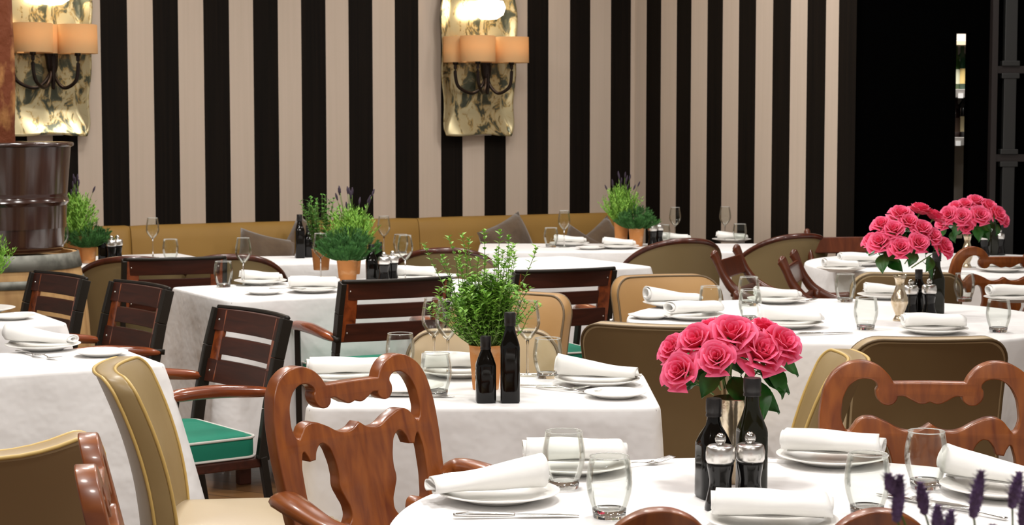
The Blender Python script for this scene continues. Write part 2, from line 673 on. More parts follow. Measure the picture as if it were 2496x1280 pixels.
b1 = [(134, 195), (254, 319), (381, 442), (503, 565), (623, 683), (739, 798), (853, 911), (965, 1022), (1076, 1128), (1181, 1233), (1285, 1336), (1388, 1437), (1487, 1535)]
edges = []
P = []; cols = []
step_w = (on_wall(381, W1A, W1B) - on_wall(254, W1A, W1B)) / 2
p0 = on_wall(72, W1A, W1B)
for k in range(17, 0, -1):
    P.append(p0 - step_w * k)
    cols.append(0 if k % 2 == 0 else 1)
P.append(p0)
for a, b in b1:
    cols.append(0); P.append(on_wall(a, W1A, W1B))
    cols.append(1); P.append(on_wall(b, W1A, W1B))
cols.append(0); P.append(Vector((CX, CY, 0)))
nb = Vector((-W1B, 1, 0))
stripe_wall('wall_back', P, cols, nb)
b2 = [(1573, 1608), (1646, 1681), (1720, 1757), (1796, 1837), (1878, 1921), (1961, 2006), (2037, 2080)]
P = [Vector((CX, CY, 0))]; cols = []
for a, b in b2:
    cols.append(0); P.append(on_wall(a, W2A, W2B))
    cols.append(1); P.append(on_wall(b, W2A, W2B))
E2 = P[-1].copy()
stripe_wall('wall_right', P, cols, Vector((-W2B, 1, 0)))

# black end wall with the slim opening to the bar
yw = E2.y + 0.02
xa = atd(2326, 300, yw).x
xb = atd(2363, 300, yw).x
zt = atd(2340, 80, yw).z
bm = new_bm()
box(bm, ((E2.x + xa) / 2 + 0.005, yw + 0.06, 1.6), (xa - E2.x, 0.12, 3.2))
box(bm, ((xb + 5.5) / 2, yw + 0.06, 1.6), (5.5 - xb, 0.12, 3.2))
box(bm, ((xa + xb) / 2, yw + 0.06, (zt + 3.2) / 2), (xb - xa + 0.01, 0.119, 3.2 - zt))
box(bm, ((xa + xb) / 2, yw + 0.06, 0.4), (xb - xa + 0.01, 0.119, 0.8))
struct('wall_bar', bm, M['dark_wall'], smooth=False)
# dark charcoal posts and rails on the right
bm = new_bm()
y0 = yw - 0.05
def gx(px): return atd(px, 300, y0).x
def gz(py): return atd(2460, py, y0).z
for (za, zb) in ((gz(160), 3.0), (gz(375), gz(180)), (0.0, gz(395))):
    box(bm, ((gx(2443) + gx(2473)) / 2, y0, (za + zb) / 2), (gx(2473) - gx(2443), 0.05, zb - za))
    box(bm, ((gx(2437) + gx(2480)) / 2, y0, za + 0.012), (gx(2480) - gx(2437), 0.06, 0.03))
    box(bm, ((gx(2437) + gx(2480)) / 2, y0, zb - 0.012), (gx(2480) - gx(2437), 0.06, 0.03))
struct('trim_1', bm, M['grey_trim'], smooth=False, bevel=0.004)
bm = new_bm()
box(bm, ((gx(2412) + gx(2426)) / 2, y0, 1.5), (gx(2426) - gx(2412), 0.06, 3.0))
for py in (170, 385, 640):
    box(bm, ((gx(2415) + 4.5) / 2, y0 + 0.01, gz(py)), (4.5 - gx(2415), 0.05, 0.04))
struct('trim_2', bm, mat('dark_red_trim', (0.010, 0.006, 0.005), 0.5), smooth=False)
# back bar seen through the opening
ys = yw + 0.55
def bz(py): return atd(2345, py, ys).z
xm = atd(2345, 300, ys).x
sh = thing('back_bar_shelf', 'grey lit bar shelving seen through the narrow opening in the black wall', 'shelf', (xm, ys + 0.1, 0))
bm = new_bm()
box(bm, (0, 0.14, 1.3), (0.9, 0.03, 2.6))
box(bm, (-0.45, 0, 1.3), (0.03, 0.3, 2.6))
box(bm, (0.45, 0, 1.3), (0.03, 0.3, 2.6))
obj('back_panel', bm, M['shelf'], sh, smooth=False)
for py, hh in ((105, 0.03), (228, 0.05), (345, 0.05)):
    bm = new_bm()
    box(bm, (0, 0.0, bz(py) - 0.0), (0.88, 0.26, hh))
    obj('shelf_board', bm, M['warm_shelf'] if py == 105 else M['shelf'], sh, smooth=False, bevel=0.003)
for px, py in ((2338, 236), (2332, 352), (2354, 352)):
    bm = new_bm()
    box(bm, (atd(px, py, ys).x - xm, -0.134, bz(py) + 0.006), (0.03, 0.006, 0.028))
    obj('price_card', bm, M['napkin'], sh, smooth=False)
for hgt, zc in ((0.05, 0.0),):
    bm = new_bm()
    box(bm, (0, -0.02, 0.45), (0.9, 0.3, 0.9))
    obj('counter', bm, M['warm_shelf'], sh, smooth=False, bevel=0.004)


def bar_bottle(px, py_base, h, r, color, labelc, label):
    p = Vector((atd(px, py_base, ys).x, ys + 0.06, bz(py_base)))
    t = thing('liquor_bottle', label, 'bottle', p, 0, 'bottles on the back bar')
    bm = new_bm()
    lathe(bm, [(0, 0), (r, 0.002), (r, h * 0.6), (r * 0.8, h * 0.7), (r * 0.35, h * 0.78), (r * 0.33, h * 0.97), (0, h * 0.97)], 16)
    obj('body', bm, mat('bar_bottle', color, 0.15, coat=0.4), t)
    bm = new_bm()
    lathe(bm, [(r * 1.02, h * 0.15), (r * 1.03, h * 0.16), (r * 1.03, h * 0.45), (r * 1.02, h * 0.46)], 16)
    obj('paper_label', bm, mat('bar_label', labelc, 0.6), t)
    bm = new_bm()
    lathe(bm, [(0, h * 0.96), (r * 0.38, h * 0.96), (r * 0.38, h * 1.02), (0, h * 1.02)], 12)
    obj('cap', bm, M['capm'], t)


zt1 = 222; zt2 = 339
bar_bottle(2334, zt1, 0.28, 0.035, (0.06, 0.14, 0.03), (0.7, 0.7, 0.5), 'green bottle with pale label on the upper bar shelf, left in the opening')
bar_bottle(2350, zt1, 0.29, 0.035, (0.03, 0.10, 0.05), (0.75, 0.55, 0.2), 'green bottle with gold label on the upper bar shelf, right in the opening')
bar_bottle(2334, zt2, 0.27, 0.035, (0.03, 0.008, 0.005), (0.09, 0.05, 0.03), 'dark bottle without pale label on the lower bar shelf')
bar_bottle(2353, zt2, 0.29, 0.036, (0.008, 0.006, 0.006), (0.72, 0.62, 0.36), 'dark bottle with cream square label on the lower bar shelf')
area('back_bar_light', (xm - 0.05, ys - 0.25, 2.6), 0.15, 34, aim=(xm, ys + 0.05, 1.6))

# ------------------------------------------------------------------ banquette and cushions
dirw = Vector((1, W1B, 0)).normalized()
nrmw = Vector((W1B, -1, 0)).normalized()      # towards the room
BL = on_wall(150, W1A, W1B)
BR = on_wall(1495, W1A, W1B)
Lb = (BR - BL).length
ang = math.atan2(dirw.y, dirw.x)
bq = thing('banquette', 'long mustard leather banquette bench against the striped back wall', 'bench', (BL.x, BL.y, 0), ang)
HB = 0.86
def bx_local(px):  # distance along the wall of a column in view
    p = on_wall(px, W1A, W1B)
    return (p - BL).length
segs = [0, bx_local(312), bx_local(1010), Lb]
for a, b in zip(segs, segs[1:]):
    bm = new_bm()
    n = 14
    prof = [(-0.005, 0.30), (-0.10, 0.30), (-0.135, 0.42), (-0.125, 0.6), (-0.10, 0.78), (-0.085, 0.835), (-0.06, 0.858), (-0.03, 0.862), (-0.005, 0.85)]
    rings = []
    for i in range(n + 1):
        f = i / n
        x = a + (b - a) * f
        e = min(f, 1 - f)
        k = 1 - 0.25 * max(0, 1 - e * n / 1.0) ** 2
        rings.append([bm.verts.new((x + (0.002 if i == 0 else (-0.002 if i == n else 0)), -0.0 + y * k, 0.3 + (z - 0.3) * (1 - 0.008 * (1 - k) * 4))) for y, z in prof])
    for A, B in zip(rings, rings[1:]):
        for i in range(len(prof)):
            j = (i + 1) % len(prof)
            bm.faces.new((A[i], A[j], B[j], B[i]))
    bm.faces.new(rings[0]); bm.faces.new(rings[-1][::-1])
    obj('backrest', bm, M['mustard'], bq, autos=50)
bm = new_bm()
box(bm, (Lb / 2, -0.33, 0.38), (Lb, 0.50, 0.14))
obj('seat', bm, M['mustard'], bq, bevel=0.03)
bm = new_bm()
box(bm, (Lb / 2, -0.30, 0.155), (Lb, 0.46, 0.31))
obj('base', bm, M['slat'], bq, smooth=False)


def pillow(px, off, zc, tilt, size, label, lean=0.25, sw=0.0):
    p = on_wall(px, W1A, W1B) + nrmw * off
    bm = new_bm()
    n = 14
    def pos(i, j, s):
        u = -1 + 2 * i / n; v = -1 + 2 * j / n
        e = (1 - u ** 4) * (1 - v ** 4)
        pin = 1 - 0.08 * (u * u + v * v - 2 * u * u * v * v)
        wr = 0.008 * math.sin(5 * u + 3 * v) * e
        return Vector((u * size / 2 * pin, s * (0.065 * max(e, 0) ** 0.45 + 0.002) + wr, v * size / 2 * pin))
    for s in (1, -1):
        g = [[bm.verts.new(pos(i, j, s)) for j in range(n + 1)] for i in range(n + 1)]
        for i in range(n):
            for j in range(n):
                q = (g[i][j], g[i + 1][j], g[i + 1][j + 1], g[i][j + 1])
                bm.faces.new(q if s > 0 else q[::-1])
    bmesh.ops.remove_doubles(bm, verts=bm.verts, dist=0.006)
    o = obj('cushion', bm, M['velvet'])
    o.rotation_mode = 'XYZ'
    R = Matrix.Rotation(ang + sw, 4, 'Z') @ Matrix.Rotation(-lean, 4, 'X') @ Matrix.Rotation(tilt, 4, 'Y')
    o.matrix_world = Matrix.Translation((p.x, p.y, zc)) @ R
    o.matrix_basis = o.matrix_world.copy()
    tag(o, label, 'cushion', 'brown cushions on the banquette')


pillow(603, 0.30, 0.63, 0.25, 0.36, 'brown velvet cushion with its pointed corner left of the wine glass, leftmost on the banquette')
pillow(715, 0.27, 0.64, 0.62, 0.40, 'brown velvet cushion tilted on its corner behind the tall dark bottle')
pillow(1195, 0.27, 0.64, -0.30, 0.42, 'brown velvet cushion below the right wall lamp, behind the tall herb', sw=0.3)
pillow(1365, 0.30, 0.57, 0.5, 0.36, 'brown velvet cushion lying low behind the wine glass near the wall corner')
pillow(1420, 0.27, 0.60, -0.55, 0.38, 'rumpled brown velvet cushion at the right end of the banquette')

# ------------------------------------------------------------------ wall sconces
def make_sconce():
    r = thing('wall_sconce', '', 'lamp')
    H2, W2 = 0.565, 0.262
    bm = new_bm()
    nu, nv = 40, 80
    def edge(v):
        return W2 * (1 + 0.035 * math.sin(v * 5.0 + 1) - 0.03 * math.cos(v * 9)) * (1 - 0.16 * abs(v) ** 9)
    g = []
    for j in range(nv + 1):
        v = -1 + 2 * j / nv
        row = []
        for i in range(nu + 1):
            u = -1 + 2 * i / nu
            x = u * edge(v) - 0.03
            z = v * H2 + (0.006 * math.sin(u * 4 + 1.0) if abs(v) > 0.9 else 0) * (abs(v) - 0.9) * 10
            rim = max(0, abs(u) - 0.72) / 0.28
            rimv = max(0, -v - 0.72) / 0.28
            y = -0.012 - 0.035 * max(rim, rimv) ** 1.3 * (1 if max(rim, rimv) > 0 else 0)
            y += 0.0012 * math.sin(u * 7 + v * 11) + 0.0035 * math.sin(u * 3.1 - v * 4.3 + 2) + 0.0008 * math.sin(13 * v + 4 * u * u)
            row.append(bm.verts.new((x, y, z)))
        g.append(row)
    for j in range(nv):
        for i in range(nu):
            bm.faces.new((g[j][i], g[j][i + 1], g[j + 1][i + 1], g[j + 1][i]))
    obj('backplate', bm, M['mirror'], r, solid=0.004)
    bm = new_bm()
    box(bm, (0, 0.015, -0.50), (0.15, 0.05, 0.13))
    pass
    obj('wall_bracket', bm, M['napkin'], r)
    # body of the arms
    bm = new_bm()
    sweep(bm, [(0, -0.06, -0.065), (-0.005, -0.085, -0.105), (0, -0.085, -0.185), (0, -0.08, -0.245)], [0.012, 0.04, 0.032, 0.01], 14)
    obj('arm_boss', bm, M['iron'], r)
    ZO = -0.125
    for (x, y) in ((-0.225, -0.10), (0.11, -0.215), (-0.15, -0.26), (0.0, -0.11)):
        bm = new_bm()
        s = x
        sweep(bm, [(0, -0.085, ZO - 0.03), (s * 0.12, -0.085 + (y + 0.085) * 0.15, ZO - 0.12), (s * 0.45, -0.085 + (y + 0.085) * 0.5, ZO - 0.175),
                   (s * 0.88, -0.085 + (y + 0.085) * 0.92, ZO - 0.14), (s, y, ZO - 0.07), (s, y, ZO + 0.015)], 0.0105, 10)
        lathe(bm, [(0, 0.0), (0.018, 0.002), (0.016, 0.03), (0.012, 0.06), (0, 0.06)], 12, (x, y, ZO))
        obj('arm', bm, M['iron'], r)
    for k, (x, y, R) in enumerate(((-0.15, -0.26, 0.108), (0.11, -0.215, 0.108), (0.0, -0.11, 0.095), (-0.225, -0.10, 0.075))):
        bm = new_bm()
        zz = ZO
        lathe(bm, [(R * 1.02, 0.015), (R, 0.175), (R - 0.003, 0.175), (R * 1.02 - 0.003, 0.015), (R * 1.02, 0.015)], 40, (x, y, zz))
        shd = obj('lamp_shade', bm, M['shade'], r)
        bm = new_bm()
        lathe(bm, [(0, 0.05), (0.014, 0.055), (0.018, 0.085), (0.008, 0.115), (0, 0.12)], 14, (x, y, zz))
        obj('bulb', bm, M['bulb'], shd)
    bm = new_bm()
    lathe(bm, [(0, -0.045), (0.05, -0.04), (0.09, -0.015), (0.105, 0.03), (0.09, 0.07), (0, 0.08)], 24, (0, -0.12, 0.205))
    obj('added_glare_glow', bm, M['bulb'], r)  # added glowing bowl, stands in for the white glare on the backplate
    return r


for px, zpy, lab in ((1163, 160, 'hammered brass mirror wall sconce with linen shades in the centre of the striped wall'),
                     (122, 160, 'hammered brass mirror wall sconce with linen shades behind the trunk at the left')):
    p = on_wall(px, W1A, W1B) + nrmw * 0.045
    zc = atd(px, 330, p.y).z + 0.565
    s = copy_of('sconce', make_sconce, lab, 'lamp', (p.x, p.y, zc), ang)
    for (x, y) in ((-0.15, -0.26), (0.11, -0.215), (0.0, -0.11)):
        l = D.lights.new('sconce_bulb_light', 'POINT')
        l.energy = 0.7
        l.color = (1, 0.78, 0.52)
        l.shadow_soft_size = 0.03
        o = D.objects.new('sconce_bulb_light', l)
        COL.objects.link(o)
        q = Matrix.Rotation(ang, 3, 'Z') @ Vector((x, y, 0.02))
        o.location = Vector((p.x, p.y, zc)) + q
# ------------------------------------------------------------------ drum, barrel, trunk at the left
bp = Vector((-2.18, 7.85, 0))
bt = thing('oak_barrel', 'upright oak wine barrel with grey hoops under the brown drum', 'barrel', bp)
zb = 0.905
def rb(z): return 0.32 + 0.05 * (1 - ((z - zb / 2) / (zb / 2)) ** 2)
bm = new_bm()
lathe(bm, [(0, 0)] + [(rb(zb * k / 14), zb * k / 14) for k in range(15)] + [(rb(zb) - 0.02, zb), (rb(zb) - 0.02, zb - 0.02), (0, zb - 0.02)], 48)
obj('staves', bm, M['oak'], bt, autos=40)
for z0, z1 in ((zb - 0.062, zb + 0.004), (zb - 0.135, zb - 0.10), (0.12, 0.16), (0.02, 0.07)):
    bm = new_bm()
    lathe(bm, [(rb(z0) + 0.001, z0), (rb(z0) + 0.006, z0 + 0.002), (rb(z1) + 0.006, z1 - 0.002), (rb(z1) + 0.001, z1)], 48)
    obj('hoop', bm, M['hoop'], bt)
dz = 0.463
dr = thing('metal_drum', 'glossy dark brown steel drum with rolled ribs standing on the oak barrel', 'drum', (bp.x, bp.y, zb + 0.006))
bm = new_bm()
prof = [(0, 0), (0.257, 0), (0.262, 0.01)]
for k in range(1, 24):
    z = 0.01 + 0.44 * k / 24
    r = 0.262 + 0.038 * k / 24
    prof.append((r + 0.011 * math.exp(-((z - 0.212) / 0.009) ** 2), z))
prof += [(0.300, dz - 0.015), (0.292, dz - 0.012), (0.275, 0.1), (0, 0.1)]
lathe(bm, prof, 64)
obj('body', bm, M['drum'], dr, autos=60)
bm = new_bm()
circ = [(0.303 * math.cos(a * PI / 24), 0.303 * math.sin(a * PI / 24), dz - 0.01) for a in range(48)]
sweep(bm, circ, 0.010, 8, 1, True)
obj('rolled_rim', bm, M['drum'], dr)
bm = new_bm()
tr = thing('tree_trunk', 'rust brown tree trunk rising out of the dark drum', 'tree trunk', (bp.x - 0.065, bp.y, zb + 0.112))
random.seed(4)
rings = []
for j in range(30):
    z = j * 0.065
    rr = [bm.verts.new(((0.125 + 0.006 * math.sin(5 * a + z * 3) + 0.004 * math.sin(9 * a - z * 7) + 0.008 * math.sin(z * 2.3)) * math.cos(a), 0.125 * math.sin(a), z)) for a in [2 * PI * k / 28 for k in range(28)]]
    rings.append(rr)
for A, B in zip(rings, rings[1:]):
    for i in range(28):
        j = (i + 1) % 28
        bm.faces.new((A[i], A[j], B[j], B[i]))
bm.faces.new(rings[0][::-1]); bm.faces.new(rings[-1])
obj('bark', bm, M['bark'], tr)

# ------------------------------------------------------------------ tables and cloths
TZ = 0.75


def cloth(name, pts, c, rotz, drop, label, seed=1, flare=0.06, corner=None, cornerflare=0.0, ramp=0.012, rk=9):
    """pts: outline of (x, y, nx, ny, cornerweight)"""
    rnd = random.Random(seed)
    ph = [rnd.uniform(0, 6.28) for _ in range(5)]
    bm = new_bm()
    n = len(pts)
    lay = []
    for s in (0.15, 0.35, 0.55, 0.75, 0.9, 0.97):
        lay.append(('t', s))
    lay += [('e', 0.0, 0.0), ('e', 0.004, -0.0012), ('e', 0.0075, -0.005), ('e', 0.0095, -0.011)]
    for k in range(1, 17):
        lay.append(('d', drop * k / 16))
    prev = [bm.verts.new((0, 0, TZ))]
    for L in lay:
        ring = []
        for i, (x, y, nx, ny, cw) in enumerate(pts):
            if L[0] == 't':
                p = (x * L[1], y * L[1], TZ)
            elif L[0] == 'e':
                p = (x + nx * L[1], y + ny * L[1], TZ + L[2])
            else:
                d = L[1]
                f = d / drop
                a = 2 * PI * i / n
                rip = ramp * f * (math.sin(rk * a + ph[0] + 0.8 * f) + 0.6 * math.sin((rk * 2 - 3) * a + ph[1]) + 0.4 * math.sin(3 * a + ph[2])) * (1 - 0.5 * cw)
                o = 0.0095 + flare * f * 0.5 + rip + cornerflare * cw * (f ** 0.8) * 0.5
                o = max(o, 0.004)
                p = (x + nx * o, y + ny * o, TZ - 0.011 - d)
            ring.append(bm.verts.new(p))
        for i in range(n):
            j = (i + 1) % n
            if len(prev) == 1:
                bm.faces.new((prev[0], ring[i], ring[j]))
            else:
                bm.faces.new((prev[i], ring[i], ring[j], prev[j]))
        prev = ring
    o = obj('tablecloth', bm, M['cloth'])
    o.location = (c[0], c[1], 0)
    o.rotation_euler = (0, 0, rotz)
    return tag(o, label, 'tablecloth', 'white tablecloths')


def rect_pts(a, b, r=0.035):
    out = []
    st = 0.03
    def seg(x0, y0, x1, y1, nx, ny):
        L = math.hypot(x1 - x0, y1 - y0)
        m = max(2, int(L / st))
        for k in range(m):
            f = k / m
            e = min(f, 1 - f) * L
            cw = max(0, 1 - e / 0.14) ** 2
            out.append((x0 + (x1 - x0) * f, y0 + (y1 - y0) * f, nx, ny, cw))
    def cor(cx, cy, a0):
        for k in range(7):
            t = math.radians(a0 + 90 * k / 7)
            out.append((cx + r * math.cos(t), cy + r * math.sin(t), math.cos(t), math.sin(t), 1.0))
    seg(a, -b + r, a, b - r, 1, 0)
    cor(a - r, b - r, 0)
    seg(a - r, b, -a + r, b, 0, 1)
    cor(-a + r, b - r, 90)
    seg(-a, b - r, -a, -b + r, -1, 0)
    cor(-a + r, -b + r, 180)
    seg(-a + r, -b, a - r, -b, 0, -1)
    cor(a - r, -b + r, 270)
    # turn the long-edge normals gently towards the corners
    res = []
    for x, y, nx, ny, cw in out:
        v = Vector((nx, ny)) + Vector((math.copysign(1, x), math.copysign(1, y))) * 0.55 * cw * (0 if abs(abs(nx) - abs(ny)) < 0.3 else 1)
        v.normalize()
        res.append((x, y, v.x, v.y, cw))
    return res


def round_pts(R, n=200, p=2.0):
    out = []
    for i in range(n):
        a = 2 * PI * i / n
        c, s = math.cos(a), math.sin(a)
        k = (abs(c) ** p + abs(s) ** p) ** (-1 / p)
        out.append((R * k * c, R * k * s, c, s, 0))
    return out


def rect_table(c, a, b, rotz, desc, seed=1, drop=0.58, cf=0.16, flare=0.05):
    t = thing('dining_table', 'table under cloth ' + desc, 'table', (c[0], c[1], 0), rotz, 'tables under white cloths')
    bm = new_bm()
    box(bm, (0, 0, TZ - 0.021), (2 * a - 0.004, 2 * b - 0.004, 0.034))
    obj('tabletop', bm, M['slat'], t, smooth=False, bevel=0.006)
    for sx in (-1, 1):
        for sy in (-1, 1):
            bm = new_bm()
            box(bm, (sx * (a - 0.07), sy * (b - 0.07), 0.356), (0.05, 0.05, 0.712))
            obj('leg', bm, M['slat'], t, smooth=False, bevel=0.004)
    cloth('tablecloth', rect_pts(a, b), c, rotz, drop, 'white tablecloth ' + desc, seed, flare, cornerflare=cf)


def round_table(c, R, desc, seed=1, drop=0.5, p=2.0):
    t = thing('dining_table', 'round table under cloth ' + desc, 'table', (c[0], c[1], 0), 0, 'tables under white cloths')
    bm = new_bm()
    lathe(bm, [(0, TZ - 0.038), (R - 0.004, TZ - 0.038), (R - 0.003, TZ - 0.004), (0, TZ - 0.004)], 64)
    obj('tabletop', bm, M['slat'], t, smooth=False)
    bm = new_bm()
    lathe(bm, [(0, 0), (0.28, 0), (0.28, 0.03), (0.06, 0.06), (0.05, 0.3), (0.05, 0.68), (0.12, 0.712), (0, 0.712)], 32)
    obj('pedestal', bm, M['slat'], t)
    cloth('tablecloth', round_pts(R, p=p), c, 0, drop, 'round white tablecloth ' + desc, seed, 0.05, ramp=0.020, rk=11)


YAW = math.atan2(0.48, 0.87)
ex = Vector((math.cos(YAW), math.sin(YAW), 0)); ey = Vector((-math.sin(YAW), math.cos(YAW), 0))

T1 = Vector((0.475, 3.17, 0))
round_table(T1, 0.685, 'on the large front table at the bottom right', 3, p=2.12)
T2 = Vector((-0.072, 4.86, 0))
rect_table(T2, 0.435, 0.315, 0, 'on the middle table in front of the tall leafy herb', 5, cf=0.06, flare=0.025)
c = Vector((-1.015, 5.36, 0))
T3 = c - ex * 0.45 + ey * 0.25
rect_table(T3, 0.45, 0.25, YAW, 'on the table at the left edge beside the khaki chair', 7, cf=0.12, flare=0.19)
c = Vector((-1.57, 6.47, 0))
T4 = c - ex * 0.42 + ey * 0.24
rect_table(T4, 0.42, 0.24, YAW, 'on the table in front of the oak barrel', 8)
c = Vector((-1.113, 7.28, 0))
T5 = c + ex * 0.64 + ey * 0.36
rect_table(T5, 0.64, 0.36, YAW, 'on the table under the rosemary pot, centre left', 9, drop=0.6)
c = Vector((0.69, 9.05, 0))
T6 = c - ex * 0.40 + ey * 0.42
rect_table(T6, 0.40, 0.42, YAW, 'on the empty table behind the slatted chair, right of the tall herb', 10)
T7 = Vector((0.66, 10.45, 0))
round_pts7 = None
rect_table(T7, 0.84, 0.34, 0.0, 'on the long table below the corner of the striped walls', 12)
c = Vector((-2.02, 8.72, 0))
T8 = at(305, 632, TZ)
rect_table((T8.x, T8.y), 0.38, 0.30, YAW, 'on the small table against the banquette at the left', 13)
T9 = at(800, 632, TZ)
rect_table((T9.x, T9.y), 0.40, 0.27, YAW * 0.35, 'on the table with the tall dark bottle behind the rosemary', 14)
T10 = Vector((2.28, 9.2, 0))
round_table(T10, 0.80, 'on the far table at the right edge', 15)
T11 = Vector((1.19, 6.63, 0))
round_table(T11, 0.765, 'on the big table with six tumblers at the right', 16, drop=0.55)
# table of the nearest lavender, below the frame
TL = Vector((0.46, 1.70, 0))

# ------------------------------------------------------------------ chairs
def slat_back(r, w=0.46):
    pass


def make_slat_chair():
    r = thing('slatted_chair', '', 'chair')
    hw = 0.235
    def post(s):
        return [(s * hw, -0.22, 0.44), (s * hw, -0.245, 0.60), (s * (hw - 0.002), -0.28, 0.76), (s * (hw - 0.004), -0.315, 0.885)]
    for s in (-1, 1):
        bm = new_bm()
        P = post(s)
        for a, b in zip(P, P[1:]):
            beam(bm, a, b, 0.022, 0.042)
        obj('back_post', bm, M['frame'], r, smooth=False, bevel=0.003)
        bm = new_bm()
        beam(bm, (s * hw, -0.29, 0.0), (s * hw, -0.22, 0.45), 0.024, 0.024)
        obj('leg', bm, M['frame'], r, smooth=False, bevel=0.003)
        bm = new_bm()
        beam(bm, (s * hw, 0.17, 0.0), (s * (hw + 0.035), 0.10, 0.665), 0.024, 0.024)
        obj('leg', bm, M['frame'], r, smooth=False, bevel=0.003)
        bm = new_bm()
        sweep(bm, [(s * (hw + 0.005), -0.265, 0.652), (s * (hw + 0.015), -0.20, 0.662), (s * (hw + 0.03), -0.04, 0.678), (s * (hw + 0.04), 0.09, 0.678), (s * (hw + 0.042), 0.16, 0.668)],
              [0.012, 0.024, 0.029, 0.027, 0.012], 12, flat=(1.15, 0.75))
        a = obj('armrest', bm, M['arm'], r)
        bm = new_bm()
        beam(bm, (s * (hw + 0.006), -0.285, 0.653), (s * (hw + 0.012), -0.225, 0.661), 0.02, 0.02)
        obj('ferrule', bm, M['brushed'] if s > 0 else M['frame'], a)
        bm = new_bm()
        beam(bm, (s * (hw - 0.015), -0.25, 0.18), (s * (hw - 0.010), 0.15, 0.18), 0.02, 0.02)
        obj('stretcher', bm, M['frame'], r, smooth=False)
    def ycurve(x, z):
        k = (z - 0.44) / 0.445
        base = -0.22 - 0.095 * k ** 1.15
        return base - 0.018 * (1 - (x / hw) ** 2)
    for z0, z1 in ((0.812, 0.885), (0.735, 0.793), (0.640, 0.716)):
        bm = new_bm()
        n = 12
        hs = hw - 0.012 if z1 != 0.793 else hw - 0.07
        R = []
        for i in range(n + 1):
            x = -hs + 2 * hs * i / n
            R.append([bm.verts.new((x, ycurve(x, z) + d, z)) for z, d in ((z0, 0.009), (z1, 0.009), (z1, -0.009), (z0, -0.009))])
        for A, B in zip(R, R[1:]):
            for k in range(4):
                bm.faces.new((A[k], A[(k + 1) % 4], B[(k + 1) % 4], B[k]))
        bm.faces.new(R[0]); bm.faces.new(R[-1][::-1])
        o = obj('slat', bm, M['slat'], r, autos=35, bevel=0.002)
        if z1 != 0.793:
            for s in (-1, 1):
                for d in (1, -1):
                    bm = new_bm()
                    bmesh.ops.create_uvsphere(bm, u_segments=8, v_segments=5, radius=0.004, matrix=Matrix.Translation((s * (hw - 0.035), ycurve(s * (hw - 0.035), (z0 + z1) / 2) + d * 0.009, (z0 + z1) / 2)))
                    obj('screw', bm, M['brushed'], o)
    for s in (-1, 1):
        bm = new_bm()
        x = s * (hw - 0.041)
        beam(bm, (x, ycurve(x, 0.644), 0.644), (x, ycurve(x, 0.881), 0.881), 0.058, 0.013)
        obj('batten', bm, M['arm'], r, smooth=False, bevel=0.002)
    bm = new_bm()
    sweep(bm, [(-hw, -0.318, 0.888), (-hw / 2, -0.345, 0.888), (0, -0.355, 0.888), (hw / 2, -0.345, 0.888), (hw, -0.318, 0.888)], 0.009, 6, 4)
    obj('top_bar', bm, M['frame'], r)
    bm = new_bm()
    box(bm, (0, -0.02, 0.43), (2 * hw, 0.42, 0.03))
    obj('seat', bm, M['slat'], r, smooth=False, bevel=0.004)
    bm = new_bm()
    ol = rrect(hw - 0.012, 0.205, 0.04)
    pad(bm, ol, 0.07, lambda x, z: 0, 0.018, 0.0, 0.012)
    cs = obj('seat_cushion', bm, M['green'], r)
    cs.location = (0, -0.005, 0.482)
    cs.rotation_euler = (PI / 2, 0, 0)
    for y in (-0.031, 0.031):
        bm = new_bm()
        sweep(bm, [(x * 1.005, y, z * 1.005) for x, z in ol], 0.0045, 6, 1, True, up=(0, 1, 0))
        obj('piping', bm, M['white_pipe'], cs)
    return r


def mk_uph(leather, backm, pipem, hw=0.225, h=0.845, side=None, wave=0.0, tb=0.075, seatm=None):
    def make():
        r = thing('upholstered_chair', '', 'chair')
        z0 = 0.40
        hh = (h - z0) / 2
        zc = (h + z0) / 2
        lean = 0.24
        def fy(x, z):
            return -0.20 - lean * (z + hh) + 0.05 * (x / hw) ** 2 - 0.03 * ((z / hh) ** 2)
        fz = (lambda x, z: wave * ((x / hw) ** 2) * max(0, z / hh) ** 2) if wave else None
        ol = rrect(hw, hh, 0.03, rt=0.045 if seatm else 0.075)
        bm = new_bm()
        pad(bm, ol, tb, fy, 0.014, 0.002, 0.012, fz, 1)
        b = obj('backrest', bm, [leather, backm], r)
        b.location = (0, 0, zc)
        for y in (-tb / 2 + 0.002, tb / 2 - 0.002):
            bm = new_bm()
            sweep(bm, outline_path(ol, fy, y, 0.985, fz), 0.0045, 6, 1, True, up=(0, 1, 0))
            obj('piping', bm, pipem, b)
        bm = new_bm()
        sl = rrect(hw + 0.005, 0.225, 0.05)
        pad(bm, sl, 0.10, lambda x, z: 0, 0.02, 0.0, 0.02)
        s = obj('seat', bm, seatm or leather, r)
        s.location = (0, 0.01, 0.425)
        s.rotation_euler = (PI / 2, 0, 0)
        for sx in (-1, 1):
            for sy in (-1, 1):
                bm = new_bm()
                beam(bm, (sx * (hw - 0.02), sy * 0.20 + (-0.05 if sy < 0 else 0), 0.0), (sx * (hw - 0.035), sy * 0.18, 0.38), 0.035, 0.035)
                obj('leg', bm, M['slat'], r, smooth=False, bevel=0.004)
        return r
    return make


def bez_outline(cu, pts, closed=True):
    sp = cu.splines.new('BEZIER')
    sp.bezier_points.add(len(pts) - 1)
    for b, p in zip(sp.bezier_points, pts):
        b.co = (p[0], p[1], 0)
        t = 'VECTOR' if len(p) > 2 else 'AUTO'
        b.handle_left_type = t
        b.handle_right_type = t
    sp.use_cyclic_u = closed


